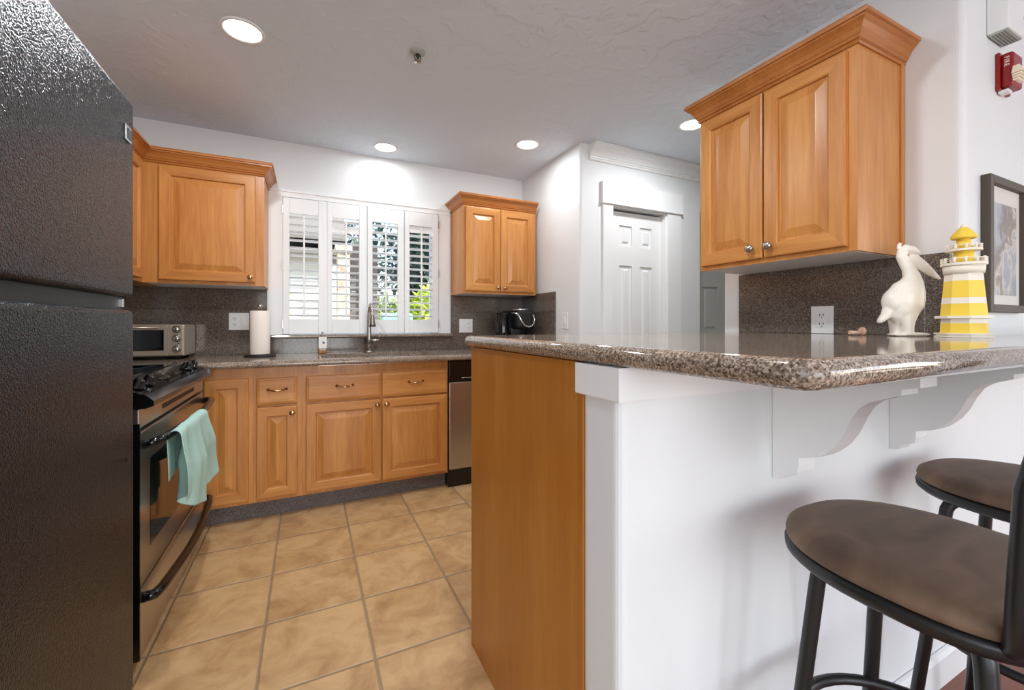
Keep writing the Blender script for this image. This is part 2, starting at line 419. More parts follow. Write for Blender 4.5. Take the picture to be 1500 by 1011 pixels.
# trim
struct('trim_1', MB().sweep([(.514, .735), (.514, .610), (4.19, .610)][::1], [(0, .978), (.012, .978), (.013, .981), (.013, 1.0405), (0, 1.0405)]), white_m, label='white apron board under the bar top')
cp = [(0, 2.292), (.010, 2.292), (.013, 2.300), (.010, 2.306), (.016, 2.309), (.018, 2.318), (.024, 2.321), (.030, 2.334), (.042, 2.350), (.058, 2.360), (.062, 2.362), (.062, 2.368), (.070, 2.370), (.080, 2.380), (.086, 2.388), (.086, 2.399), (0, 2.399)]
struct('trim_2', MB().sweep([(1.80, YD), (4.19, YD)], cp), white_m, label='white crown moulding above the closet door')
struct('trim_3', MB().sweep([(XW + .05, YP), (4.19, YP)], [(o, z + .012 if z < 2.39 else z) for o, z in cp]), white_m, label='white crown moulding above the picture wall')
bp_ = [(0, 0), (.014, 0), (.014, .085), (.008, .098), (0, .1)]
struct('baseboard_peninsula', MB().sweep([(.513, .72), (.513, .609), (4.19, .609)], bp_), white_m)
struct('baseboard_closet', MB().sweep([(XK - .0005, YD + .3), (XK - .0005, YD - .0005), (1.91, YD - .0005)], bp_), white_m)

# white closet door with casing
d1 = bpy.data.objects.new('door_1', None); COL.objects.link(d1); d1['kind'] = 'structure'; d1['label'] = 'white six panel closet door in white casing'; d1.location = (2.28, YD, 0); OFF[d1.name] = Vector(d1.location)
b = MB().box(1.917, DX0, YD - .018, YD, 0, 2.0).box(DX1, 2.69, YD - .018, YD, 0, 2.0)
b.box(1.905, 2.702, YD - .028, YD, 2.0, 2.152).box(1.900, 2.707, YD - .032, YD, 1.994, 2.002)
b.box(DX0, DX0 + .012, YD, YD + .1, 0, DZ).box(DX1 - .012, DX1, YD, YD + .1, 0, DZ)
b.build('casing', white_m, d1)
def six_panel(x0, x1, y, z1, m, parent, rows=None):
    b = MB(); W = x1 - x0; st = W * .185; mid = W * .16; pw = (W - 2 * st - mid) / 2
    rows = rows or [(.24, .80), (1.0, 1.565), (1.71, 1.868)]
    zs = [0] + [q for r in rows for q in r] + [z1]
    xs = [x0, x0 + st, x0 + st + pw, x0 + st + pw + mid, x1 - st, x1]
    b.box(x0, x1, y + .012, y + .035, .008, z1)
    for i in (0, 2, 4): b.box(xs[i], xs[i + 1], y, y + .014, .008, z1)
    for k in range(0, 7, 2):
        for i in (1, 3): b.box(xs[i], xs[i + 1], y, y + .014, max(zs[k], .008), zs[k + 1])
    for z0, zz in rows:
        for i in (1, 3): b.rings((xs[i] + .004, y + .0125, z0 + .004), (pw - .008, 0, 0), (0, 0, zz - z0 - .008), (0, -1, 0), [(0, -.002), (.018, -.002), (.034, .010)])
    return b.build('door_leaf', m, parent)
six_panel(DX0 + .014, DX1 - .014, YD + .045, 1.968, door_white, d1)
MB().lathe((2.49, YD + .045, .93), [(.026, 0), (.026, .006), (.012, .01), (.012, .03), (.026, .038), (.03, .052), (.02, .064), (.001, .066)], axis='-y').build('door_knob', nickel, d1)
d2 = bpy.data.objects.new('door_2', None); COL.objects.link(d2); d2['kind'] = 'structure'; d2['label'] = 'panelled hall door, dim hall shade coloured in grey, seen under the upper cabinet'; d2.location = (3.27, YD, 0); OFF[d2.name] = Vector(d2.location)
six_panel(2.97, 3.78, YD + .135, 2.02, door_shaded, d2, [(.22, .86), (1.06, 1.45), (1.62, 1.88)])
MB().lathe((3.04, YD + .135, .93), [(.026, 0), (.026, .006), (.012, .01), (.012, .03), (.026, .038), (.03, .052), (.02, .064), (.001, .066)], axis='-y').build('door_knob', nickel, d2)

# kitchen window: casing, sash, panes
wn = bpy.data.objects.new('window_1', None); COL.objects.link(wn); wn['kind'] = 'structure'; wn['label'] = 'kitchen window behind white shutters above the sink'; wn.location = (.4, YB, WZ0); OFF[wn.name] = Vector(wn.location)
b = MB().box(-.252, WX0, YB - .014, YB, 1.046, WZ1).box(WX1, 1.05, YB - .014, YB, 1.046, WZ1).box(-.252, 1.05, YB - .016, YB, WZ1, 2.048).box(-.262, 1.06, YB - .022, YB, 2.046, 2.058)
b.build('casing', white_m, wn)
b = MB().box(WX0, WX0 + .04, YB + .09, YB + .13, WZ0, WZ1).box(WX1 - .04, WX1, YB + .09, YB + .13, WZ0, WZ1).box(WX0, WX1, YB + .09, YB + .13, WZ0, WZ0 + .04).box(WX0, WX1, YB + .09, YB + .13, WZ1 - .04, WZ1).box(.375, .42, YB + .088, YB + .132, WZ0, WZ1)
b.build('window_frame', white_m, wn)
MB().box(WX0 + .04, .375, YB + .108, YB + .112, WZ0 + .04, WZ1 - .04).build('pane', glass_m, wn)
MB().box(.42, WX1 - .04, YB + .108, YB + .112, WZ0 + .04, WZ1 - .04).build('pane', glass_m, wn)
# living room openings behind the camera; the left one is added for its lamp
for k, (nm, a) in enumerate((('window_2', (-.6, 2.1, -4.06, -4.03, .25, 2.25)), ('window_3', (4.235, 4.265, -2.7, -.7, .6, 2.1)), ('added_window_4', (XL - .065, XL - .035, -2.8, -.7, .58, 2.18)))):
    b = MB(); x0, x1, y0, y1, z0, z1 = a; t = .05
    b.box(x0, x1, y0, y1, z0, z0 + t).box(x0, x1, y0, y1, z1 - t, z1)
    if k == 0: b.box(x0, x0 + t, y0, y1, z0, z1).box(x1 - t, x1, y0, y1, z0, z1).box(.72, .78, y0, y1, z0, z1)
    else: b.box(x0, x1, y0, y0 + t, z0, z1).box(x0, x1, y1 - t, y1, z0, z1).box(x0, x1, (y0 + y1) / 2 - .03, (y0 + y1) / 2 + .03, z0, z1)
    struct(nm, b, white_m)

# shutters
SG = 'white shutter panels in the kitchen window'
def shutter(x0, x1, l0, l1, label, flat=()):
    t = thing('shutter_panel', label, 'shutter', ((x0 + x1) / 2, YB - .01, 1.06), 0, SG)
    y0, y1, z0, z1, la, lb = YB - .026, YB + .006, 1.05, 2.006, 1.155, 1.898
    b = MB().box(x0, l0, y0, y1, z0, z1, .003).box(l1, x1, y0, y1, z0, z1, .003).box(l0, l1, y0 + .001, y1 - .001, z0 + .001, la, .002).box(l0, l1, y0 + .001, y1 - .001, lb, z1 - .001, .002)
    b.build('frame', white_m, t)
    b = MB(); n = 14; p = (lb - la) / n
    for i in range(n):
        zc = la + (i + .5) * p; ang = R(72) if i in flat else R(-4)
        poly = []
        for k in range(10):
            a = 2 * PI * k / 10; u, v = .031 * math.cos(a), .0055 * math.sin(a)
            poly.append((YB - .008 + u * math.cos(ang) - v * math.sin(ang), zc + u * math.sin(ang) + v * math.cos(ang)))
        b.prism(poly, 'x', l0 + .001, l1 - .001)
    b.build('louvers', white_m, t)
    xm = (l0 + l1) / 2
    MB().box(xm - .006, xm + .006, YB - .052, YB - .040, la + .02, lb - .015, .002).build('tilt_rod', white_m, t)
    return t
s1 = shutter(-.157, .112, -.116, .068, 'white louvered shutter panel nearest the paper towel roll')
s2 = shutter(.128, .399, .160, .346, 'white louvered shutter panel left of the faucet with one closed louver', (12,))
s3 = shutter(.405, .676, .440, .629, 'white louvered shutter panel directly right of the faucet')
s4 = shutter(.682, .950, .719, .898, 'white louvered shutter panel nearest the small upper cabinet, top louver closed', (13,))
for s_, xs in ((s1, -.1575), (s4, .9505)):
    for z in (1.12, 1.53, 1.92): MB().box(xs - .004, xs + .004, YB - .033, YB - .022, z - .03, z + .03, .001).build('hinge', nickel, s_)
MB().box(.112, .128, YB - .02, YB + .01, 1.05, 2.006).build('mullion_post', white_m, wn)

# ------------------------------------------------------------------ granite
def bull(y0, z0, z1, n=7):
    r = (z1 - z0) / 2; c = (z0 + z1) / 2
    return [(y0 + r - r * math.sin(PI * i / n), c - r * math.cos(PI * i / n)) for i in range(n + 1)]
CZ0, CZ1, CY = .876, .914, 2.716
SX0, SX1, SY0, SY1 = .075, .775, 2.80, 3.19
b = MB()
b.prism(bull(CY, CZ0, CZ1) + [(SY0, CZ1), (SY0, CZ0)], 'x', XL + .002, XK - .002)
b.box(XL + .002, SX0, SY0, YB - .001, CZ0, CZ1).box(SX1, XK - .002, SY0, YB - .001, CZ0, CZ1).box(SX0, SX1, SY1, YB - .001, CZ0, CZ1)
tag(b.build('countertop', granite_bar, loc=(.3, 3.0, CZ0)), 'brown granite kitchen counter along the window wall', 'countertop')
# bar top
ZB0, ZB1 = 1.042, 1.08
poly = arc(.498 + .035, .272 + .035, .035, 180, 270, 6) + [(2.75, .272), (2.75, YP - .002), (XW - .002, YP - .002), (XW - .002, 1.43)] + arc(.498 + .02, 1.43 - .02, .02, 90, 180, 3)
b = MB(); r = (ZB1 - ZB0) / 2; n = 7
def inset(poly, d):
    P = [Vector(p) for p in poly]; o = []
    for i, p in enumerate(P):
        a = (p - P[i - 1]).normalized(); c = (P[(i + 1) % len(P)] - p).normalized()
        n1, n2 = Vector((-a.y, a.x)), Vector((-c.y, c.x)); m = n1 + n2; m = m / max(m.dot(n2), .2)
        o.append(p + m * d)
    return o
rings_ = []
for i in range(n + 1):
    a = PI * i / n; d = r - r * math.sin(a); z = (ZB0 + ZB1) / 2 - r * math.cos(a)
    rings_.append([(p.x, p.y, z) for p in inset(poly, d)])
b.loft(rings_, True, True, False)
bar = tag(b.build('bar_counter', granite_bar, loc=(1.2, .8, ZB0)), 'thick brown granite bar top with rounded edges on the half wall', 'bar counter')
for f in bar.data.polygons: f.use_smooth = abs(f.normal.z) < .98
def splash(name, boxes, label):
    b = MB()
    for q in boxes: b.box(*q, .0012, 1)
    return tag(b.build('backsplash', granite_spl, loc=boxes[0][0::2][:2] + (boxes[0][4],) if False else (boxes[0][0], boxes[0][2], boxes[0][4])), label, 'backsplash')
T = .011; zt = 1.355
def tiles_x(x0, x1, y0, y1, z0, z1, p=.305):
    o = []; x = x1
    while x > x0 + .01:
        xa = max(x0, x - p)
        z = z0
        while z < z1 - .01:
            zb = min(z1, z + p); o.append((xa, x, y0, y1, z, zb)); z = zb
        x = xa
    return o
def tiles_y(y0, y1, x0, x1, z0, z1, p=.305):
    o = []; y = y1
    while y > y0 + .01:
        ya = max(y0, y - p); z = z0
        while z < z1 - .01:
            zb = min(z1, z + p); o.append((x0, x1, ya, y, z, zb)); z = zb
        y = ya
    return o
splash('l', tiles_x(XL + .001, -.256, YB - T, YB - .0005, CZ1, zt), 'dark granite tile backsplash behind the toaster oven and paper towels')
splash('m', tiles_x(-.256, 1.062, YB - T, YB - .0005, CZ1, 1.019), 'low dark granite backsplash strip behind the sink under the window ledge')
splash('r', tiles_x(1.062, XK - T, YB - T, YB - .0005, CZ1, zt), 'dark granite tile backsplash behind the coffee maker under the small cabinet')
splash('s', tiles_y(2.79, YB - T - .001, XK - T, XK - .0005, CZ1, 1.372), 'granite tile backsplash return on the side wall beside the coffee maker')
splash('b', tiles_y(.645, 1.43, XW - T, XW - .0005, ZB1 + .0003, 1.367, .36), 'dark granite tile backsplash behind the pelican above the bar')
b = MB().prism(bull(3.302, 1.02, 1.045) + [(YB - .0005, 1.045), (YB - .0005, 1.02)], 'x', -.256, 1.062)
tag(b.build('window_ledge', granite_bar, loc=(.4, 3.33, 1.02)), 'narrow polished granite ledge below the shuttered window', 'ledge')

# ------------------------------------------------------------------ cabinets
RAISED = [(0, -.019), (0, -.005), (.0015, -.0015), (.006, 0), (.051, 0), (.055, -.003), (.057, -.012), (.0635, -.012), (.094, -.003), (.097, -.0022)]
DRAWER = [(0, -.019), (0, -.006), (.004, -.003), (.012, -.0015), (.016, 0)]
def knob(mb, p, axis, s=1.0):
    return mb.lathe(p, [(.006 * s, 0), (.006 * s, .012 * s), (.014 * s, .017 * s), (.0165 * s, .022 * s), (.0155 * s, .027 * s), (.009 * s, .030 * s), (.001, .031 * s)], 20, axis)
def front(name, o, u, v, nrm, prof, parent, hmat, hk=None, axis='-y', label=None):
    mb = MB().mat(wood_v if name == 'door' else hmat)
    mb.rings(o, u, v, nrm, prof, (hmat, 6) if name == 'door' else None)
    d = mb.build(name, None, parent)
    if label: d['label'] = label
    return d
CROWN = [(0, 0), (.006, 0), (.009, .006), (.006, .011), (.012, .014), (.014, .020), (.018, .024), (.023, .036), (.033, .049), (.043, .056), (.043, .061), (.050, .063), (.052, .072), (.046, .080), (0, .080)]
def face_frame(mb, x0, x1, y, z0, z1, t=.019): pass

# --- base units along the window wall
FY = 2.775
def base_unit(label, x0, x1, name='base_cabinet', hollow=False):
    t = thing(name, label, 'cabinet', ((x0 + x1) / 2, 3.05, 0))
    b = MB()
    if hollow: b.box(x0, x1, FY + .0195, FY + .0215, .105, .8755).box(x0, x0 + .018, FY + .0215, 3.34, .105, .8755).box(x1 - .018, x1, FY + .0215, 3.34, .105, .8755).box(x0 + .018, x1 - .018, FY + .0215, 3.34, .105, .123)
    else: b.box(x0, x1, FY + .0195, 3.34, .105, .8755)
    b.build('carcass', wood_v, t)
    MB().box(x0, x1, 2.85, 2.865, 0.0005, .1045).build('toe_kick', granite_toe, t)['label'] = 'grey stone tile toe kick'
    return t
def pull(parent, x, z, y=FY):
    w_ = .046
    b = MB().tube([(x - w_, y - .004, z), (x - w_ * .8, y - .020, z - .001), (x - w_ * .35, y - .026, z - .004), (x, y - .028, z - .006), (x + w_ * .35, y - .026, z - .004), (x + w_ * .8, y - .020, z - .001), (x + w_, y - .004, z)], [.007, .0045, .0055, .007, .0055, .0045, .007], 10)
    b.lathe((x - w_, y, z), [(.009, 0), (.008, .004), (.004, .008)], 12, '-y').lathe((x + w_, y, z), [(.009, 0), (.008, .004), (.004, .008)], 12, '-y')
    return b.build('pull_handle', brass, parent)
ua = base_unit('maple corner base cabinet with one tall door beside the range', -.60, -.2805)
front('door', (-.507, FY, .125), (.207, 0, 0), (0, 0, .69), (0, -1, 0), RAISED, ua, wood_x)
MB().box(-1.12, -.6005, FY + .02, 3.34, .105, .8755).build('blind_corner', wood_v, ua)
ub = base_unit('narrow maple base cabinet with one drawer above one door', -.28, -.0305)
dr = front('drawer', (-.262, FY, .657), (.206, 0, 0), (0, 0, .155), (0, -1, 0), DRAWER, ub, wood_x); pull(dr, -.159, .745)
dd = front('door', (-.262, FY, .125), (.206, 0, 0), (0, 0, .52), (0, -1, 0), RAISED, ub, wood_x)
knob(MB(), (-.081, FY, .607), '-y').build('knob', brass, dd)
uc = base_unit('wide maple sink base cabinet with two drawer fronts and two doors', -.03, .8605, hollow=True)
for x0, x1, kx in ((-.010, .4185, .395), (.4275, .853, .452)):
    dr = front('drawer', (x0, FY, .657), (x1 - x0, 0, 0), (0, 0, .155), (0, -1, 0), DRAWER, uc, wood_x); pull(dr, (x0 + x1) / 2, .745)
    dd = front('door', (x0, FY, .125), (x1 - x0, 0, 0), (0, 0, .52), (0, -1, 0), RAISED, uc, wood_x)
    knob(MB(), (kx, FY, .612), '-y').build('knob', brass, dd)
# hollow out the sink base so that the basin has room: the carcass top stays under the counter
# --- upper cabinets
def upper_x(label, x0, x1, y, z0, z1, doors, crown_path, knobs):
    t = thing('upper_cabinet', label, 'cabinet', ((x0 + x1) / 2, YB - .15, z0))
    MB().box(x0, x1, y + .0195, YB - .002 - (T if False else 0), z0, z1).build('carcass', wood_v, t)
    MB().box(x0 + .012, x1 - .012, y + .03, YB - .004, z0 - .0015, z0 - .0002).build('underside', under_m, t)
    for (a, c), kx in zip(doors, knobs):
        d = front('door', (a, y, z0 + .018), (c - a, 0, 0), (0, 0, z1 - z0 - .038), (0, -1, 0), RAISED, t, wood_x)
        knob(MB(), (kx, y, z0 + .05), '-y', .9).build('knob', brass, d)
    MB().sweep(crown_path, [(o, z1 - .008 + z) for o, z in CROWN]).build('crown_molding', crown_x, t)
    return t
YU = 3.03
t = upper_x('L-shaped maple corner upper cabinet above the toaster oven and paper towels', -.8395, -.245, YU, 1.357, 2.048, [(-.764, -.292)], [(-.84, 2.2), (-.84, YU + .019), (-.245, YU + .019), (-.245, YB - .002)], [-.318])
MB().box(XL + .002, -.8400, 2.2, YB - .002, 1.357, 2.048).build('side_carcass', wood_v, t)
d = front('door', (-.82, 2.64, 1.375), (0, .36, 0), (0, 0, .653), (1, 0, 0), RAISED, t, wood_y)
knob(MB(), (-.82, 2.67, 1.407), 'x', .9).build('knob', brass, d)
d = front('door', (-.82, 2.24, 1.375), (0, .38, 0), (0, 0, .653), (1, 0, 0), RAISED, t, wood_y)
knob(MB(), (-.82, 2.59, 1.407), 'x', .9).build('knob', brass, d)
upper_x('small two door maple upper cabinet above the coffee maker', 1.064, 1.690, YU, 1.357, 2.04, [(1.080, 1.366), (1.370, 1.664)], [(1.064, YB - .002), (1.064, YU + .019), (1.690, YU + .019)][::1], [1.340, 1.398])
# right wall cabinet, fronts face the range
XU = 1.65; Y0, Y1, Z0, Z1 = .775, 1.408, 1.37, 2.075
t = thing('upper_cabinet', 'large two door maple upper cabinet above the pelican and bar', 'cabinet', (1.82, 1.09, Z0))
MB().box(XU + .0195, XW - .002, Y0, Y1, Z0, Z1).box(XW - .03, XW - .0015, Y0 - .006, Y1 + .004, Z0, Z1).build('carcass', wood_v, t)
MB().box(XU + .03, XW - .004, Y0 + .012, Y1 - .012, Z0 - .0015, Z0 - .0002).build('underside', under_m, t)
for a, c, k in ((1.096, 1.394, 1.137), (.802, 1.090, 1.062)):
    d = front('door', (XU, a, Z0 + .018), (0, c - a, 0), (0, 0, Z1 - Z0 - .036), (-1, 0, 0), RAISED, t, wood_y)
    knob(MB(), (XU, k, Z0 + .06), '-x').build('knob', nickel, d)
MB().sweep([(XW - .002, Y1), (XU + .019, Y1), (XU + .019, Y0), (XW - .002, Y0)][::-1][::-1], [(o, Z1 - .008 + z * 1.1) for o, z in CROWN]).build('crown_molding', crown_x, t)

# peninsula base unit
t = thing('peninsula_cabinet', 'orange maple peninsula cabinet whose plain, shade-darkened end panel faces the range', 'cabinet', (1.25, 1.05, 0))
MB().box(.535, 1.975, .722, 1.37, .09, 1.0405).build('carcass', wood_v, t)
MB().box(.515, .5345, .722, 1.392, .0005, 1.0405).build('end_panel', wood_end_shaded, t)
MB().box(.510, .5148, .720, .740, .0005, .977).build('edge_strip', wood_end_shaded, t)
MB().box(.536, 1.975, .722, 1.31, .0005, .0895).build('toe_kick', granite_toe, t)
for i in range(3):
    a = .55 + i * .47
    d = front('door', (a, 1.39, .12), (.455, 0, 0), (0, 0, .72), (0, 1, 0), RAISED, t, wood_x)
    d = front('drawer', (a, 1.39, .86), (.455, 0, 0), (0, 0, .15), (0, 1, 0), DRAWER, t, wood_x)

# corbels
PR = [(.610, .768), (.592, .771), (.584, .785), (.556, .797), (.553, .812), (.553, .830), (.515, .842), (.502, .852), (.482, .874), (.467, .901), (.454, .934), (.441, .958), (.425, .972), (.393, .986), (.377, .992), (.377, 1.003), (.351, 1.009), (.351, 1.0415), (.610, 1.0415)]
def corbel(x, label):
    b = MB().prism(PR[::-1], 'x', x, x + .062)
    o = b.build('corbel', white_m, loc=(x + .03, .6, .77)); tag(o, label, 'corbel', 'white corbels under the bar top')
    return o
corbel(.956, 'white scrolled corbel under the bar nearest its rounded corner')
corbel(1.48, 'white scrolled corbel under the bar, second from its rounded corner')

# ------------------------------------------------------------------ appliances
# refrigerator
fx, fy0, fy1, fz = -.45, .80, 1.570, 1.752
t = thing('refrigerator', 'tall black textured refrigerator with freezer on top', 'refrigerator', (-.8, 1.18, 0))
MB().box(-1.12, -.53, fy0 + .006, fy1 - .006, .012, 1.742, .006).build('body', fridge_m, t)
b = MB().box(-.525, fx, fy0, fy1, 1.197, fz, .014, 4); o1 = b.build('freezer_door', fridge_m, t)
b = MB().box(-.525, fx, fy0, fy1, .075, 1.160, .014, 4); o2 = b.build('fridge_door', fridge_m, t)
MB().box(-.528, -.472, fy0 + .01, fy1 - .016, 1.1605, 1.1965).build('handle_recess', black_mat, t)
MB().lathe((fx, 1.515, .745), [(.006, 0), (.006, .0015), (.001, .002)], 14, 'x').build('plug', black_gloss, o2)
MB().box(-.5, -.466, fy1 - .030, fy1 - .022, 1.166, 1.192, .002).build('hinge', chrome, t)
MB().box(-.52, -.47, fy0 + .01, fy1 - .01, .012, .072).build('kick_grille', black_mat, t)
MB().box(fx - .001, fx + .004, 1.492, 1.535, 1.625, 1.668, .0015).build('badge', badge_m, o1)
MB().box(fx + .0038, fx + .005, 1.505, 1.530, 1.632, 1.661).build('badge_face', black_gloss, o1)

# range
rx, ry0, ry1 = -.485, 1.735, 2.66
t = thing('range', 'black and stainless slide-in range with a bowed oven handle', 'stove', (-.8, 2.2, 0))
MB().box(-1.13, -.515, ry0, ry1, .03, .868).build('body', black_gloss, t)
MB().prism([(-1.13, .868), (-1.13, .925), (-.565, .925), (-.470, .893), (-.448, .872), (-.448, .856), (-.47, .848), (-.516, .852), (-.516, .868)], 'y', ry0 - .004, ry1).build('cooktop', black_gloss, t)
MB().box(-1.10, -.585, ry0 + .03, ry1 - .03, .9252, .929, .001).build('glass_surface', black_glass, t)
MB().box(-.514, rx - .003, ry0 + .006, ry1 - .008, .782, .846, .003).build('vent_band', steel, t)
for i in range(6): pass
MB().box(-.487, -.4865, ry0 + .25, ry1 - .2, .805, .822).build('vent_slot', black_mat, t)
d = MB().box(-.514, rx, ry0 + .006, ry1 - .008, .268, .772, .004).build('oven_door', steel, t)
MB().box(rx - .002, rx + .0012, ry0 + .10, ry1 - .11, .365, .665, .0005).build('oven_window', black_glass, d)
hp = [(rx, 1.765, .726), (rx + .03, 1.77, .732), (rx + .046, 1.82, .735)]
hp += [(rx + .046 + .020 * math.sin(PI * i / 8), 1.82 + .77 * i / 8, .735) for i in range(1, 8)] + [(rx + .046, 2.59, .735), (rx + .03, 2.64, .732), (rx, 2.645, .726)]
MB().tube(hp, .0145, 12).build('door_handle', black_gloss, d)
d = MB().box(-.514, rx, ry0 + .006, ry1 - .008, .045, .258, .004).build('storage_drawer', steel, t)
hp = [(rx, 1.765, .228), (rx + .028, 1.775, .226), (rx + .036, 1.83, .220)]
hp += [(rx + .036 + .016 * math.sin(PI * i / 8), 1.83 + .75 * i / 8, .220 - .012 * math.sin(PI * i / 8)) for i in range(1, 8)] + [(rx + .036, 2.58, .220), (rx + .028, 2.635, .226), (rx, 2.645, .228)]
MB().tube(hp, .0165, 12).build('drawer_handle', black_gloss, d)
MB().box(-.514, -.4845, ry0, ry0 + .0065, .04, .80).build('side_trim', black_gloss, t)
tilt = Matrix.Rotation(R(18.6), 4, 'Y')
for y in (1.80, 1.905, 2.45, 2.555):
    c = Vector((-.515, y, .9105)); b = MB()
    b.lathe((0, 0, 0), [(.026, 0), (.026, .004), (.022, .007), (.019, .026), (.016, .029), (.001, .0295)], 20)
    b.box(-.0055, .0055, -.024, .024, .006, .036, .003)
    b.bm.transform(Matrix.Translation(c) @ tilt)
    b.build('knob', black_gloss, t)
b = MB().box(-.03, .03, -.11, .11, .0003, .0015); b.bm.transform(Matrix.Translation((-.515, 2.18, .9085)) @ tilt)
b.build('clock_display', black_glass, t)
for y in (2.06, 2.10, 2.14, 2.28, 2.32):
    b = MB().box(-.006, .006, -.012, .012, .0005, .0025); b.bm.transform(Matrix.Translation((-.512, y, .9085)) @ tilt); b.build('button', nickel, t)
for i, (x, y, r_) in enumerate(((-.72, 1.98, .10), (-.72, 2.42, .08), (-.96, 1.98, .075), (-.96, 2.42, .10))):
    MB().lathe((x, y, .929), [(r_, 0), (r_, .0006), (r_ - .004, .0006), (r_ - .004, 0)], 32).build('burner_ring', black_mat, t)

# tea towel over the oven handle
def towel():
    import mathutils
    NU, NV = 36, 44; bm = MB(); grid = []
    hx, hz = rx + .064, .735
    for j in range(NV + 1):
        row = []
        for i in range(NU + 1):
            u = i / NU; v = j / NV
            # v: 0 back hem .. .32 handle top .. 1 front hem
            s = (v - .30)
            yt = 1.835 + .415 * u
            if s < 0:
                L_ = -s / .30; x = hx - .021; z = hz - .16 * L_; fl = L_ * .25
                if L_ < .1: a = L_ / .1 * PI / 2; x = hx - .021 * math.sin(a); z = hz + .018 * math.cos(a)
            else:
                L_ = s / .70; fl = L_
                kn = [(0, .232), (.20, .245), (.27, .275), (.35, .315), (.62, .352), (.7, .345), (.78, .315), (.9, .318), (1, .300)]
                for (ua_, da_), (ub_, db_) in zip(kn, kn[1:]):
                    if ua_ <= u <= ub_: drop = da_ + (db_ - da_) * (u - ua_) / (ub_ - ua_)
                x = hx + .021; z = hz - drop * L_
                if L_ < .06: a = L_ / .06 * PI / 2; x = hx + .021 * math.sin(a); z = hz + .018 * math.cos(a)
            y = yt + fl ** .8 * ((u - .25) * .15)
            k = min(1, fl * 2.2)
            fold = math.sin(u * 2 * PI * 2.1 + .9) * .013 + math.sin(u * 2 * PI * 4.7 + 1.7 + v) * .006
            x += max(k, .1) * (fold + .004 * math.sin(v * 9 + u * 4)) + (.012 * k if s > 0 else 0)
            if s > 0 and .16 < u < .36: x -= .030 * k * math.sin((u - .16) / .20 * PI) ** 2
            x = max(x, rx + .006)
            row.append(bm.bm.verts.new((x, y, z)))
        grid.append(row)
    for j in range(NV):
        for i in range(NU): bm.face([grid[j][i], grid[j][i + 1], grid[j + 1][i + 1], grid[j + 1][i]], True)
    o = bm.build('tea_towel', towel_m, loc=(hx, 2.1, .735))
    sd = o.modifiers.new('thick', 'SOLIDIFY'); sd.thickness = .0035; sd.offset = 1
    sb = o.modifiers.new('smooth', 'SUBSURF'); sb.levels = 1; sb.render_levels = 1
    tag(o, 'mint green tea towel hanging over the oven handle', 'towel')
towel()

# dishwasher
t = thing('dishwasher', 'stainless dishwasher with black control strip beside the sink cabinet', 'dishwasher', (1.16, 3.05, 0))
MB().box(.8635, 1.46, FY + .022, 3.34, .105, .8755).build('body', black_mat, t)
d = MB().box(.866, 1.458, FY - .006, FY + .021, .128, .722, .004).build('door', steel, t)
MB().box(.866, 1.458, FY - .004, FY + .021, .726, .868, .004).build('control_panel', black_gloss, t)
MB().tube([(.95, FY - .006, .752), (.955, FY - .014, .752), (1.06, FY - .014, .752), (1.065, FY - .006, .752)], .003, 8).build('latch', chrome, t)
MB().tube([(.92, FY - .004, .70), (.925, FY - .03, .70), (1.40, FY - .03, .70), (1.405, FY - .004, .70)], .008, 10).build('handle', steel, d) if False else None
MB().box(.866, 1.458, FY + .02, FY + .06, .0005, .122).build('toe_panel', black_gloss, t)

# toaster oven
t = thing('toaster_oven', 'stainless toaster oven with three round knobs in the counter corner', 'toaster oven', (-.86, 3.18, CZ1))
tx0, tx1, ty, tz0, tz1 = -1.06, -.652, 3.06, .934, 1.120
MB().box(tx0, tx1, ty + .012, 3.335, tz0, tz1, .008, 3).build('body', warm_steel, t)
MB().box(tx1 - .075, tx1 - .003, ty, ty + .011, tz0 + .004, tz1 - .004, .004).build('control_panel', warm_steel, t)
for z in (1.090, 1.037, .975):
    MB().lathe((tx1 - .036, ty, z), [(.021, 0), (.021, .003), (.017, .005), (.016, .018), (.013, .020), (.001, .0205)], 20, '-y').build('knob', nickel, t)
MB().box(tx1 - .030, tx1 - .022, ty - .002, ty, 1.006, 1.012).build('indicator', black_mat, t)
d = MB().box(tx0 + .006, tx1 - .079, ty + .001, ty + .010, tz1 - .034, tz1 - .006, .002).box(tx0 + .006, tx1 - .079, ty + .001, ty + .010, tz0 + .006, tz0 + .034, .002).box(tx0 + .006, tx0 + .026, ty + .001, ty + .010, tz0 + .03, tz1 - .03).box(tx1 - .095, tx1 - .079, ty + .001, ty + .010, tz0 + .03, tz1 - .03).build('door', warm_steel, t)
MB().box(tx0 + .024, tx1 - .094, ty + .004, ty + .008, tz0 + .032, tz1 - .032).build('door_glass', black_glass, d)
MB().tube([(tx0 + .05, ty, tz1 - .02), (tx0 + .05, ty - .022, tz1 - .02), (tx1 - .12, ty - .022, tz1 - .02), (tx1 - .12, ty, tz1 - .02)], .006, 8).build('handle', warm_steel, d)
for x in (tx0 + .04, tx1 - .04):
    for y in (ty + .04, 3.30): MB().lathe((x, y, CZ1), [(.014, 0), (.016, .020), (.016, .0205)], 12).build('foot', black_mat, t)

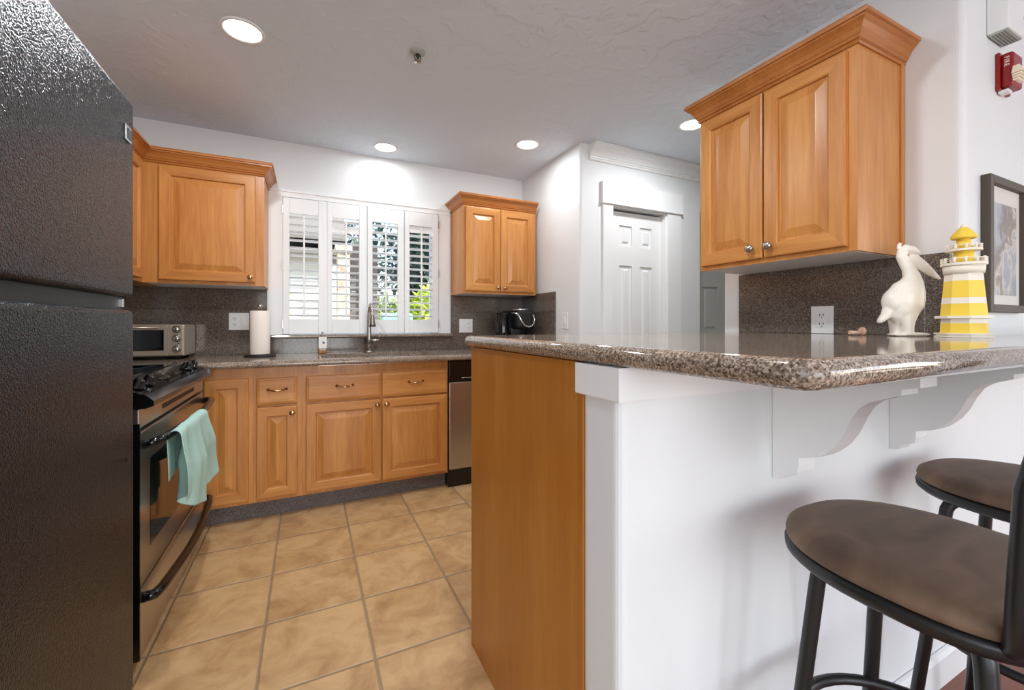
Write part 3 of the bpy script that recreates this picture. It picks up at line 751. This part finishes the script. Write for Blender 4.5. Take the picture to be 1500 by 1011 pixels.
# paper towel holder and roll
t = thing('paper_towel_holder', 'dark round paper towel stand on the counter', 'paper towel holder', (-.275, 3.13, CZ1))
MB().lathe((-.275, 3.13, CZ1), [(.088, 0), (.09, .004), (.088, .010), (.03, .013), (.012, .014)], 32).build('base', black_mat, t)
MB().lathe((-.275, 3.13, CZ1 + .013), [(.007, 0), (.007, .295), (.011, .297), (.013, .308), (.011, .320), (.002, .322)], 16).build('post', nickel, t)
b = MB().lathe((-.275, 3.13, CZ1 + .0145), [(.021, 0), (.055, 0), (.0565, .004), (.0565, .272), (.055, .276), (.021, .276), (.021, 0)], 36, cap=False)
b.bm.faces.ensure_lookup_table()
o = b.build('paper_towel_roll', paper_m, loc=(-.275, 3.13, CZ1 + .0145)); tag(o, 'cream paper towel roll standing on the dark stand', 'paper towels')

# sink, faucet, soap
t = thing('sink', 'stainless double bowl sink set into the granite counter', 'sink', (.425, 3.0, CZ0 - .17))
b = MB(); g = .004
def bowl(b, x0, x1, y0, y1, z0, z1):
    r0 = [(x0, y0, z1), (x1, y0, z1), (x1, y1, z1), (x0, y1, z1)]; i = .02
    r1 = [(x0 + i, y0 + i, z0), (x1 - i, y0 + i, z0), (x1 - i, y1 - i, z0), (x0 + i, y1 - i, z0)]
    b.loft([r0, r1], False, True, False); vs = [b.bm.verts.new(p) for p in r1]; b.face(vs)
bowl(b, SX0 + .01, .415, SY0 + .01, SY1 - .01, .72, CZ0 - .003); bowl(b, .435, SX1 - .01, SY0 + .01, SY1 - .01, .72, CZ0 - .003)
b.box(SX0 - .02, SX1 + .02, SY0 - .02, SY0 + .012, CZ0 - .006, CZ0 - .0005).box(SX0 - .02, SX1 + .02, SY1 - .012, SY1 + .02, CZ0 - .006, CZ0 - .0005).box(.413, .437, SY0 + .012, SY1 - .012, CZ0 - .012, CZ0 - .004)
b.build('basin', steel, t, recalc=False)
for x in (.245, .60): MB().lathe((x, 3.0, .7203), [(.04, 0), (.038, .003), (.02, .002), (.001, .001)], 24).build('drain', chrome, t)
fxp, fyp = .404, 3.245
t = thing('faucet', 'tall nickel pull-down faucet behind the sink', 'faucet', (fxp, fyp, CZ1))
MB().lathe((fxp, fyp, CZ1), [(.03, 0), (.03, .005), (.024, .010), (.0215, .014)], 24).build('base', nickel, t)
pts = [(fxp, fyp, CZ1 + .012), (fxp, fyp, CZ1 + .10), (fxp, fyp, CZ1 + .29)]
for i in range(1, 10):
    a = PI * i / 10; pts.append((fxp + .006 * i / 9, fyp - .055 + .055 * math.cos(a), CZ1 + .29 + .058 * math.sin(a)))
pts += [(fxp + .007, fyp - .111, CZ1 + .28)]
MB().tube(pts, [.0205, .0175, .0135] + [.0115] * 10, 16).build('spout', nickel, t)
MB().tube([(fxp + .007, fyp - .111, CZ1 + .292), (fxp + .007, fyp - .112, CZ1 + .27), (fxp + .009, fyp - .113, CZ1 + .205), (fxp + .009, fyp - .114, CZ1 + .196)], [.0120, .0135, .0215, .022], 18).build('spray_head', nickel, t)
MB().tube([(fxp + .009, fyp - .114, CZ1 + .196), (fxp + .009, fyp - .114, CZ1 + .188)], [.0228, .021], 18).build('spray_face', black_mat, t)
h = MB().tube([(fxp + .01, fyp, CZ1 + .085), (fxp + .075, fyp - .004, CZ1 + .086)], [.013, .0115], 12).build('handle_hub', nickel, t)
MB().tube([(fxp + .068, fyp - .004, CZ1 + .088), (fxp + .072, fyp - .006, CZ1 + .112), (fxp + .078, fyp - .01, CZ1 + .145)], [.006, .0045, .004], 10).build('lever', nickel, t)
t = thing('soap_bottle', 'clear square soap bottle with a white label beside the sink', 'soap bottle', (.092, 3.225, CZ1))
bx, by = .092, 3.225
MB().box(bx - .026, bx + .026, by - .026, by + .026, CZ1 + .0005, CZ1 + .046, .005).build('soap', amber, t)
MB().box(bx - .0275, bx + .0275, by - .0275, by + .0275, CZ1 + .046, CZ1 + .122, .006).build('bottle', glass_m, t)
lb = MB().box(bx - .0255, bx + .0255, by - .0285, by - .027, CZ1 + .040, CZ1 + .118).build('label', label_white, t)
MB().lathe((bx + .006, by - .0285, CZ1 + .078), [(.009, 0), (.009, .0006), (.001, .0007)], 6, '-y').build('emblem', ink, lb)
MB().lathe((bx, by, CZ1 + .122), [(.013, 0), (.013, .008), (.005, .010), (.005, .022), (.009, .024), (.008, .029), (.001, .03)], 14).build('pump', nickel, t)

# coffee maker
t = thing('coffee_maker', 'black single-cup coffee maker with a silver curved band in the corner', 'coffee maker', (1.50, 3.12, CZ1))
def rbox(b, x0, x1, y0, y1, z0, z1, r=.02, s=4): return b.box(x0, x1, y0, y1, z0, z1, r, s)
b = MB().lathe((1.425, 3.12, CZ1 + .002), [(.052, 0), (.055, .01), (.055, .285), (.05, .296), (.001, .298)], 28); b.build('water_reservoir', black_glass, t)
rbox(MB(), 1.475, 1.640, 3.09, 3.26, CZ1 + .001, CZ1 + .318, .022).build('body', black_gloss, t)
rbox(MB(), 1.482, 1.634, 2.965, 3.10, CZ1 + .168, CZ1 + .316, .030).build('brew_head', black_mat, t)
rbox(MB(), 1.485, 1.630, 2.975, 3.10, CZ1 + .001, CZ1 + .035, .008).build('drip_tray', black_mat, t)
MB().lathe((1.557, 3.035, CZ1 + .035), [(.05, 0), (.05, .002), (.001, .0022)], 20).build('drip_grate', nickel, t)
bp2 = [(1.452, 3.02, 1.212), (1.475, 2.972, 1.205), (1.495, 2.958, 1.180), (1.510, 2.954, 1.145), (1.535, 2.952, 1.113), (1.57, 2.951, 1.100), (1.60, 2.952, 1.104), (1.622, 2.955, 1.125), (1.632, 2.96, 1.155), (1.626, 2.972, 1.19), (1.60, 2.99, 1.222)]
MB().tube(bp2, .008, 10).build('silver_band', chrome, t)
MB().tube([(1.47, 3.02, 1.232), (1.52, 2.99, 1.236), (1.59, 2.99, 1.236), (1.62, 3.02, 1.232)], .007, 8).build('lid_handle', chrome, t)

# ------------------------------------------------------------------ outlets and switches
def plate(label, axis, c, w_, h_, kind, name='wall_outlet', cat='outlet'):
    """c = centre on the wall, axis = facing"""
    t = thing(name, label, cat, c)
    def B(u0, u1, d0, d1, z0, z1, bev=0):
        if axis == '-y': return MB().box(c[0] + u0, c[0] + u1, c[1] - d1, c[1] - d0, c[2] + z0, c[2] + z1, bev)
        return MB().box(c[0] - d1, c[0] - d0, c[1] + u0, c[1] + u1, c[2] + z0, c[2] + z1, bev)
    B(-w_ / 2, w_ / 2, .0003, .006, -h_ / 2, h_ / 2, .002).build('cover_plate', plastic_white, t)
    for off, k in kind:
        B(off - .017, off + .017, .006, .0085, -.034, .034, .001).build('insert', plastic_white, t)
        if k == 'o':
            for z in (-.019, .019):
                for u in (-.007, .007): B(off + u - .0016, off + u + .0016, .0085, .009, z - .002, z + .007).build('slot', slot_m, t)
                B(off - .0022, off + .0022, .0085, .009, z - .011, z - .007).build('slot', slot_m, t)
        elif k == 's':
            B(off - .011, off + .011, .0085, .0115, -.024, .024, .002).build('rocker', plastic_white, t)
    return t
plate('white double outlet and switch plate beside the paper towels', '-y', (-.4155, YB - T, 1.138), .116, .114, [(-.024, 'o'), (.024, 's')])
plate('white double plate on the backsplash between window and coffee maker', '-y', (1.19, YB - T, 1.107), .118, .114, [(-.024, 's'), (.024, 'o')])
plate('white outlet with two sockets behind the bar by the pelican', '-x', (XW - T, 1.041, 1.1385), .086, .116, [(0, 'o')])
plate('white single switch on the side wall near the closet corner', '-x', (XK, 2.662, 1.145), .082, .120, [(0, 's')], 'light_switch', 'switch')

# ------------------------------------------------------------------ ceiling fittings
def downlight(x, y, label, watts, r=.075):
    t = thing('recessed_light', label, 'ceiling light', (x, y, H), 0, 'recessed ceiling lights')
    MB().lathe((x, y, H), [(r + .012, -.0003), (r + .010, -.006), (r, -.008), (r - .004, -.004), (r - .004, -.0003)], 36).build('trim_ring', white_m, t)
    MB().lathe((x, y, H - .0005), [(r - .005, 0), (r - .005, -.003), (.001, -.004)], 36).build('lens', lamp_m, t)
    light('recessed_lamp', 'AREA', (x, y, H - .012), (0, 0, 0), watts, shape='DISK', size=.14, color=(.95, .975, 1))
downlight(-.255, 2.165, 'round lit recessed light nearest the refrigerator', LAMP_W * 2.0)
downlight(.505, 3.145, 'round lit recessed light above the window', LAMP_W * .4)
downlight(1.406, 2.655, 'round lit recessed light above the small upper cabinet', LAMP_W * .72)
downlight(2.215, 1.93, 'round lit recessed light half hidden behind the large upper cabinet', LAMP_W * 1.5)
downlight(.50, .95, 'unseen recessed light added above the bar counter', LAMP_W * 2.5)  # lamp added out of view to brighten the bar cabinet and end panel
t = thing('fire_sprinkler', 'small metal fire sprinkler head in the middle of the ceiling', 'sprinkler', (.465, 1.98, H))
MB().lathe((.465, 1.98, H), [(.036, -.0003), (.034, -.005), (.016, -.008), (.014, -.012)], 28).build('escutcheon', grille_m, t)
b = MB().lathe((.465, 1.98, H - .012), [(.009, 0), (.009, -.01), (.006, -.012), (.004, -.03), (.004, -.036)], 14)
b.tube([(.477, 1.98, H - .014), (.481, 1.98, H - .028), (.469, 1.98, H - .044)], .0022, 6).tube([(.453, 1.98, H - .014), (.449, 1.98, H - .028), (.461, 1.98, H - .044)], .0022, 6)
b.build('sprinkler_body', black_mat, t)
b = MB().lathe((.465, 1.98, H - .046), [(.004, .002), (.018, .001), (.018, -.001), (.004, -.0012)], 18)
b.build('deflector', nickel, t)

# ------------------------------------------------------------------ picture wall
t = thing('framed_picture', 'grey-brown framed picture of a rocky shore on the side wall', 'picture', (2.27, YP, 1.40))
px0, px1, pz0, pz1 = 2.10, 2.445, 1.162, 1.637
b = MB()
for q in ((px0, px0 + .027, pz0, pz1), (px1 - .027, px1, pz0, pz1)): b.box(q[0], q[1], YP - .026, YP - .0005, q[2], q[3], .002)
for q in ((px0 + .027, px1 - .027, pz0, pz0 + .027), (px0 + .027, px1 - .027, pz1 - .027, pz1)): b.box(q[0], q[1], YP - .026, YP - .0005, q[2], q[3], .002)
b.build('frame', frame_m, t)
MB().box(px0 + .025, px1 - .025, YP - .010, YP - .006, pz0 + .025, pz1 - .025).build('mat_board', matboard, t)
def shore():
    m, n, b = mat_new('shore_print'); L = n.links.new
    tc = N(n, 'ShaderNodeTexCoord'); sx = N(n, 'ShaderNodeSeparateXYZ'); L(tc.outputs['Generated'], sx.inputs[0])
    no = N(n, 'ShaderNodeTexNoise', i_Scale=4.5, i_Detail=6.0, i_Distortion=.9); L(tc.outputs['Generated'], no.inputs['Vector'])
    a = N(n, 'ShaderNodeMath', operation='SUBTRACT'); L(sx.outputs[2], a.inputs[0]); L(sx.outputs[0], a.inputs[1])
    c = N(n, 'ShaderNodeMath', operation='MULTIPLY_ADD'); c.inputs[1].default_value = .45; L(a.outputs[0], c.inputs[0]); c.inputs[2].default_value = .12
    d = N(n, 'ShaderNodeMath', operation='ADD'); L(c.outputs[0], d.inputs[0]); L(no.outputs['Fac'], d.inputs[1])
    r = ramp(n, [(.3, srgb(140, 146, 156)), (.46, srgb(168, 168, 172)), (.53, srgb(214, 208, 200)), (.6, srgb(150, 132, 112)), (.72, srgb(112, 100, 90)), (.9, srgb(168, 176, 186))])
    L(d.outputs[0], r.inputs[0]); L(r.outputs[0], b.inputs['Base Color']); b.inputs['Roughness'].default_value = .3
    return m
MB().box(px0 + .062, px1 - .062, YP - .0115, YP - .0100, pz0 + .062, pz1 - .085).build('print', shore(), t)
MB().box(px0 + .026, px1 - .026, YP - .0165, YP - .0150, pz0 + .026, pz1 - .026).build('glass', glass_m, t)

t = thing('door_chime', 'white boxy door chime high on the side wall above the red alarm', 'door chime', (2.215, YP, 2.13))
MB().box(2.15, 2.285, YP - .054, YP - .0005, 2.135, 2.30, .004).build('housing', plastic_white, t)
b = MB().box(2.155, 2.280, YP - .050, YP - .004, 2.130, 2.1345)
for i in range(6): b.box(2.160, 2.275, YP - .047 + i * .0072, YP - .044 + i * .0072, 2.1275, 2.1305)
b.build('grille', grille_m, t)
t = thing('fire_alarm', 'red wall fire alarm with clear strobe lens', 'fire alarm', (2.30, YP, 1.96))
ax0, ax1, az0, az1 = 2.225, 2.330, 1.962, 2.090
MB().box(ax0, ax1, YP - .012, YP - .0005, az0 - .004, az1 + .003, .004).build('back_plate', red_m, t)
hd = MB().box(ax0 + .010, ax1 - .006, YP - .042, YP - .011, az0 + .004, az1 - .004, .008, 3).build('housing', red_m, t)
b = MB()
for i in range(7):
    z = 2.004 + (i - 3) * .0075; q = abs(i - 3) * .004
    b.box(2.222 + q, 2.300 - q, YP - .068 + q, YP - .040, z - .0033, z + .0033, .0012)
b.build('strobe_lens', lens_m, t)
MB().box(ax0 + .012, ax0 + .05, YP - .03, YP - .004, az0 - .014, az0 - .003, .003).build('sounder', plastic_white, t)
# the word on the alarm, read sideways on its narrow front
def text_obj(s, size, m, parent, loc, rot, depth=.0006):
    cu = bpy.data.curves.new('lettering', 'FONT'); cu.body = s; cu.size = size; cu.extrude = depth; cu.align_x = 'CENTER'; cu.align_y = 'CENTER'; cu.space_character = 1.15
    dg = bpy.data.objects.new('lettering_curve', cu)
    me = bpy.data.meshes.new_from_object(dg); bpy.data.objects.remove(dg)
    me.name = 'lettering'; me.materials.clear(); me.materials.append(m)
    o = bpy.data.objects.new('lettering', me); COL.objects.link(o); o.parent = parent
    o.location = Vector(loc) - OFF[parent.name]; o.rotation_euler = rot
    return o
text_obj('FIRE', .017, label_white, hd, (ax0 + .0097, YP - .026, 2.055), (R(90), R(90), R(-90)))

# ------------------------------------------------------------------ things on the bar
RIGHT = Vector((math.cos(YAW), -math.sin(YAW), 0))
def pelican():
    k = .000359 * .94
    def P(cx, cy, d=0): return Vector(((cx - 400) * k * .97, d * .8, (950 - cy) * k * 1.09))
    b = MB()
    def blob(cx, cy, ru, rd, rz, ang=0): b.sphere(P(cx, cy), 1, ru * k * .92, rd * k * .72, rz * k, Matrix.Rotation(R(ang), 4, 'Y'), 24, 16)
    # torso: rings along a leaning axis
    def chain(pts, n=20):
        rings = []
        for i, (cx, cy, ru, rd) in enumerate(pts):
            c = P(cx, cy)
            a = P(*pts[max(i - 1, 0)][:2]); e = P(*pts[min(i + 1, len(pts) - 1)][:2]); tt = (e - a).normalized()
            u = Vector((tt.z, 0, -tt.x)); v = Vector((0, 1, 0))
            rings.append([c + u * math.cos(2 * PI * j / n) * ru * k * .93 + v * math.sin(2 * PI * j / n) * rd * k * .72 for j in range(n)])
        b.loft(rings, True, True, True)
    chain([(305, 860, 10, 10), (315, 800, 95, 90), (340, 740, 140, 130), (370, 660, 178, 155), (385, 590, 180, 150), (415, 520, 155, 125), (440, 455, 105, 92), (435, 400, 78, 72), (405, 340, 60, 58), (365, 280, 52, 52), (345, 235, 52, 52), (350, 190, 48, 50), (370, 155, 30, 30), (375, 140, 8, 8)])
    blob(300, 610, 125, 120, 110, -20)            # back and wings
    blob(258, 640, 88, 128, 120, 0)
    chain([(240, 700, 70, 80), (190, 770, 42, 62), (140, 818, 24, 50), (128, 830, 10, 30)])   # tail
    chain([(320, 205, 30, 30), (380, 165, 52, 52), (450, 180, 46, 46), (510, 205, 22, 30)])  # crown of the head
    chain([(318, 165, 20, 20), (322, 130, 22, 18), (335, 108, 14, 12)])                     # crest tuft
    chain([(400, 235, 40, 36), (470, 265, 58, 40), (540, 320, 56, 38), (610, 375, 42, 30), (670, 420, 24, 18), (706, 441, 8, 8)])  # beak
    for d in (-.017, .017):                                                                   # legs and webbed feet
        rings = []
        for cx, cy, ru in ((355, 700, 120), (350, 760, 98), (345, 810, 74), (343, 860, 58), (345, 905, 54), (350, 938, 62)):
            c = P(cx + (26 if d < 0 else -26), cy, d); rings.append([c + Vector((math.cos(2 * PI * j / 14) * ru * k * .9, math.sin(2 * PI * j / 14) * min(ru, 58) * k * .85, 0)) for j in range(14)])
        b.loft(rings)
        b.sphere(P(425, 934, d), 1, 150 * k, 44 * k, 22 * k, None, 18, 10)
        b.sphere(P(310, 938, d), 1, 70 * k, 40 * k, 16 * k, None, 18, 10)
    b.sphere(P(410, 941, 0), 1, 165 * k, 70 * k, 12 * k, None, 24, 8)
    o = b.build('pelican_figurine', ceramic)
    o.location = (1.790, .690, ZB1 + .0005); o.rotation_euler = (0, 0, -YAW - R(6))
    rm = o.modifiers.new('weld', 'REMESH'); rm.mode = 'VOXEL'; rm.voxel_size = .0022; rm.use_smooth_shade = True
    sm = o.modifiers.new('soft', 'SMOOTH'); sm.factor = .5; sm.iterations = 5
    tag(o, 'cream ceramic pelican figurine standing on the bar', 'figurine')
pelican()
def lighthouse():
    lx, ly = 1.800, .560; z0 = ZB1 + .0005; sc = 1.0 / 480
    t = thing('lighthouse_figurine', 'yellow and white striped wooden lighthouse on the bar', 'figurine', (lx, ly, z0), R(8))
    Z = lambda py: (490.5 - py) * sc
    def octo(b, prof, n=8, sm=False):
        r_s = .87; rings = [[(r_s * r_ * math.cos(2 * PI * (i + .5) / n), r_s * r_ * math.sin(2 * PI * (i + .5) / n), z) for i in range(n)] for r_, z in prof]
        b.loft(rings, True, True, sm); return b
    octo(MB(), [(.076, 0), (.076, .004), (.070, .0045), (.070, .008), (.076, .0085), (.076, .0125)]).build('base_plate', cream_m, t, local=True)
    b = MB(); b.mat(yellow_m); octo(b, [(.060, .0125), (.0585, Z(470))]); b.mat(cream_m); octo(b, [(.0585, Z(470) + .0001), (.0575, Z(463))]); b.build('lower_tower', None, t, local=True)
    octo(MB(), [(.074, Z(463)), (.074, Z(459.5))]).build('skirt_plate', cream_m, t, local=True)
    b = MB(); ys = [459.5, 441.6, 433, 408.7, 398]; rs = [.0595, .0565, .0545, .050, .048]
    for i in range(4):
        b.mat(yellow_m if i % 2 == 0 else cream_m); octo(b, [(rs[i], Z(ys[i]) + .0001), (rs[i + 1], Z(ys[i + 1]))])
    b.build('tower', None, t, local=True)
    octo(MB(), [(.051, Z(398)), (.053, Z(386))], 24, True).build('gallery_band', cream_m, t, local=True)
    def rail(b, r_, z, h, n):
        for i in range(n):
            a = 2 * PI * (i + .5) / n; b.lathe((r_ * math.cos(a), r_ * math.sin(a), z), [(.0028, 0), (.004, h * .4), (.003, h * .6), (.004, h), (.001, h + .001)], 8)
        b.tube([(r_ * math.cos(2 * PI * i / 24), r_ * math.sin(2 * PI * i / 24), z + h * .8) for i in range(24)], .0015, 6, True)
        return b
    g = octo(MB(), [(.058, Z(386)), (.058, Z(382.5))], 24).build('gallery', cream_m, t, local=True)
    rail(MB(), .047, Z(382.5), .016, 12).build('railing', cream_m, g, local=True)
    octo(MB(), [(.0265, Z(382.5)), (.025, Z(365))], 16, True).build('lantern_room', yellow_m, t, local=True)
    g = octo(MB(), [(.046, Z(365)), (.046, Z(362))], 24).build('gallery', cream_m, t, local=True)
    rail(MB(), .0365, Z(362), .013, 10).build('railing', cream_m, g, local=True)
    octo(MB(), [(.018, Z(362)), (.018, Z(346))], 16, True).build('lantern', yellow_m, t, local=True)
    octo(MB(), [(.031, Z(347)), (.034, Z(344)), (.031, Z(341)), (.020, Z(335)), (.012, Z(331)), (.008, Z(330))], 16, True).build('roof', yellow_m, t, local=True)
    MB().sphere((0, 0, Z(328.5)), .0075).build('finial', cream_m, t, local=True)
lighthouse()
b = MB().tube([(0, 0, .010), (.02, 0, .0095), (.042, 0, .0090)], [.0075, .0065, .0055], 12).lathe((.042, 0, .0145), [(.0145, 0), (.0145, .006), (.001, .0065)], 18, 'x')
o = b.build('stopper', cork_m); o.location = (1.735, .83, ZB1 + .0005); o.rotation_euler = (0, 0, -YAW)
tag(o, 'small pale bottle stopper lying on the bar beside the pelican', 'stopper')

# ------------------------------------------------------------------ bar stools
def make_stool(loc, rz, label):
    t = thing('bar_stool', label, 'bar stool', loc, rz, 'black metal bar stools at the bar')
    hw, hd_ = .190, .190; zc = .69
    def outline(s, n=48, e=3.2):
        o = []
        for i in range(n):
            a = 2 * PI * i / n; c, d = math.cos(a), math.sin(a)
            ex = 2 / (2.3 if d > 0 else e)
            x = math.copysign(abs(c) ** ex, c) * hw * s * (1 - .04 * max(d, 0)); y = math.copysign(abs(d) ** ex, d) * hd_ * s
            o.append((x, y))
        return o
    prof = [(.93, .716), (.99, .720), (1.0, .729), (.985, .738), (.93, .745), (.8, .7495), (.55, .753), (.25, .7545)]
    b = MB(); b.loft([[(x, y, z) for x, y in outline(s)] for s, z in prof], True, True, True)
    b.build('seat_cushion', suede, t, local=True)
    prof = [(.80, .690), (.96, .692), (1.005, .700), (1.01, .710), (1.0, .7165), (.9, .7165)]
    b = MB(); b.loft([[(x, y, z) for x, y in outline(s)] for s, z in prof], True, True, True)
    b.build('seat_rim', black_metal, t, local=True)
    for sx in (-1, 1):
        for sy in (-1, 1):
            x0, y0 = .10 * sx, .10 * sy
            pts = [(x0 * .55, y0 * .55, .680), (x0 * .85, y0 * .85, .680)]
            for i in range(1, 6):
                a = PI / 2 * i / 5
                pts.append((x0 * (.85 + .22 * math.sin(a)), y0 * (.85 + .22 * math.sin(a)), .680 - .035 * (1 - math.cos(a))))
            pts += [(x0 * 1.25, y0 * 1.25, .42), (x0 * 1.62, y0 * 1.62, .012)]
            b = MB().tube(pts, .0128, 12); b.build('leg', black_metal, t, local=True)
            MB().lathe((x0 * 1.62, y0 * 1.62, 0), [(.015, 0), (.016, .006), (.0145, .02)], 12).build('foot_cap', black_mat, t, local=True)
    MB().lathe((0, 0, .670), [(.07, 0), (.075, .004), (.075, .018), (.07, .0205)], 28).build('swivel_plate', black_metal, t, local=True)
    rr = .176
    MB().tube([(rr * math.cos(2 * PI * i / 40), rr * math.sin(2 * PI * i / 40), .365) for i in range(40)], .0105, 10, True).build('foot_ring', black_metal, t, local=True)
    # back: two uprights, a padded panel and a top rail
    for sx in (-1, 1):
        pts = [(.125 * sx, -.11, .702), (.150 * sx, -.138, .706), (.168 * sx, -.150, .725), (.172 * sx, -.153, .78), (.174 * sx, -.160, .92), (.170 * sx, -.190, 1.06)]
        MB().tube(pts, .0115, 12).build('back_post', black_metal, t, local=True)
    pts = [(-.170, -.190, 1.06)] + [(-.170 + .34 * i / 8, -.190 - .035 * math.sin(PI * i / 8), 1.06 + .015 * math.sin(PI * i / 8)) for i in range(1, 8)] + [(.170, -.190, 1.06)]
    MB().tube(pts, .0115, 12).build('top_rail', black_metal, t, local=True)
    rg = []
    for i in range(9):
        x = -.155 + .31 * i / 8; y = -.178 - .03 * math.sin(PI * i / 8)
        rg.append([(x, y - .012, .90), (x, y - .016, .97), (x, y - .022, 1.03), (x, y + .008, 1.03), (x, y + .014, .97), (x, y + .014, .90)])
    MB().loft(rg, True, True, True).build('back_pad', suede, t, local=True)
    return t
st = make_stool((.946, .346, 0), 0, 'black metal bar stool with brown seat nearest the rounded bar corner')
dup(st, (1.542, .368, 0), R(-3), 'black metal bar stool with brown seat, the one farther along the bar')

# ------------------------------------------------------------------ outside the window
def leaf_mat(name, c0, c1):
    m, n, b = mat_new(name); L = n.links.new
    oi = N(n, 'ShaderNodeTexCoord'); no = N(n, 'ShaderNodeTexNoise', i_Scale=14.0); L(oi.outputs['Object'], no.inputs['Vector'])
    r = ramp(n, [(.35, c0), (.65, c1)]); L(no.outputs['Fac'], r.inputs[0]); L(r.outputs[0], b.inputs['Base Color']); b.inputs['Roughness'].default_value = .6
    b.inputs['Transmission Weight'].default_value = 0
    return m
leaf_lime = leaf_mat('leaves_lime', srgb(150, 180, 40), srgb(215, 228, 90)); leaf_dark = leaf_mat('leaves_dark', srgb(30, 52, 46), srgb(58, 84, 66)); leaf_mid = leaf_mat('leaves_mid', srgb(80, 110, 50), srgb(130, 150, 70))
bark = plain('bark', srgb(80, 66, 54), .9)
def foliage(name, label, cat, c, rx_, ry_, rz_, n, size, m, trunk=None, group=None):
    t = thing(name, label, cat, (c[0], c[1], 0), 0, group)
    b = MB(); rnd = random.Random(hash(label) % 1000 if False else len(label) * 31 + int(c[0] * 10))
    for i in range(n):
        u, v, q = rnd.gauss(0, 1), rnd.gauss(0, 1), rnd.gauss(0, 1); L_ = math.sqrt(u * u + v * v + q * q) or 1; s = rnd.uniform(.55, 1.0)
        p = Vector((c[0] + rx_ * u / L_ * s, c[1] + ry_ * v / L_ * s, max(.04, c[2] + rz_ * q / L_ * s)))
        a = Vector((rnd.uniform(-1, 1), rnd.uniform(-1, 1), rnd.uniform(-.4, 1))).normalized(); e = a.cross(Vector((rnd.uniform(-1, 1), rnd.uniform(-1, 1), rnd.uniform(-1, 1)))).normalized()
        k = size * rnd.uniform(.7, 1.3); f = a.cross(e) * .15 * k
        b.face([b.bm.verts.new(p - a * k), b.bm.verts.new(p + e * k * .42 + f), b.bm.verts.new(p + a * k), b.bm.verts.new(p - e * k * .42 + f)])
    b.build('foliage', m, t, recalc=False)
    tz, tr = trunk or (c[2], .03)
    MB().tube([(c[0], c[1], 0), (c[0] + .02, c[1], tz * .5), (c[0], c[1], tz)], [tr, tr * .8, tr * .5], 8).build('trunk', bark, t)
    return t
struct('floor_patio', MB().box(-6, 9, YB + .16, 16, -.06, -.01), plain('patio_concrete', srgb(198, 194, 188), .9, bump=.4, bscale=30), label='pale concrete patio outside the window')
stucco = plain('stucco', srgb(226, 220, 208), .9, bump=.5, bscale=60)
stone = granite('stone_column', srgb(150, 130, 105), srgb(196, 178, 150), srgb(220, 206, 182), 9, .9)
roof_m = plain('eave_dark', srgb(110, 106, 100), .8); dark_m = plain('dark_recess', srgb(62, 54, 50), .8); teal = plain('teal_cover', srgb(120, 170, 170), .7)
t = thing('neighbor_house', 'pale stuccoed house with grey eave seen through the first shutter', 'house', (-1.5, 7.6, 0))
MB().box(-4.5, .36, 7.4, 8.4, -.01, 2.25).build('wall', stucco, t)
MB().box(-4.8, .54, 7.0, 8.6, 2.25, 2.40).box(-4.8, .54, 7.0, 7.06, 2.18, 2.5).build('eave', roof_m, t)
MB().prism([(7.0, 2.5), (8.6, 2.5), (8.6, 3.6)], 'x', -4.8, .54).build('roof', roof_m, t)
t = thing('porch_column', 'tan stone porch column seen through the second shutter', 'column', (.44, 6.3, 0))
MB().box(.36, .52, 6.2, 6.42, -.01, 2.1, .01).build('shaft', stone, t); MB().box(.33, .55, 6.17, 6.45, 2.1, 2.2, .01).build('capital', stone, t)
t = thing('dark_backdrop', 'added dark brown board screen seen through the second shutter', 'backdrop', (.76, 6.8, 0))  # boards added to stand in for dark garage shade beside the column
b = MB()
for i in range(16): b.box(.555, .97, 6.78, 6.80, .02 + i * .145, .16 + i * .145)
b.build('boards', dark_m, t); MB().box(.555, .60, 6.80, 6.84, -.01, 2.3).box(.93, .97, 6.80, 6.84, -.01, 2.3).build('posts', dark_m, t)
t = thing('patio_chair', 'teal cushioned patio chair low outside the third shutter', 'chair', (1.15, 6.0, 0))
MB().box(.95, 1.4, 5.85, 6.3, .36, .48, .03, 3).build('seat', teal, t); MB().box(.95, 1.4, 6.25, 6.36, .48, 1.28, .03, 3).build('backrest', teal, t)
for x in (.98, 1.37):
    for y in (5.9, 6.3): MB().tube([(x, y, -.01), (x, y, .37)], .018, 8).build('leg', black_metal, t)
foliage('bush', 'sunlit lime green bush seen through the shutter nearest the small cabinet', 'bush', (1.95, 7.0, 1.0), .55, .6, .82, 2600, .075, leaf_lime)
foliage('bush', 'yellow green shrub low behind the patio chair', 'bush', (1.35, 8.6, .95), .55, .5, .75, 1500, .075, leaf_mid)
foliage('bush', 'small lime bush beside the pale house', 'bush', (-.52, 6.4, 1.42), .3, .3, .4, 600, .06, leaf_lime)
foliage('tree', 'dark blue-green conifer rising behind the lime bush', 'tree', (2.75, 10.5, 2.6), .85, .8, 1.7, 2600, .13, leaf_dark, (3.2, .12))
foliage('tree', 'open leafy tree against the sky beyond the patio chair', 'tree', (1.7, 12.5, 3.0), 1.1, 1.0, 1.3, 520, .14, leaf_dark, (3.3, .1))
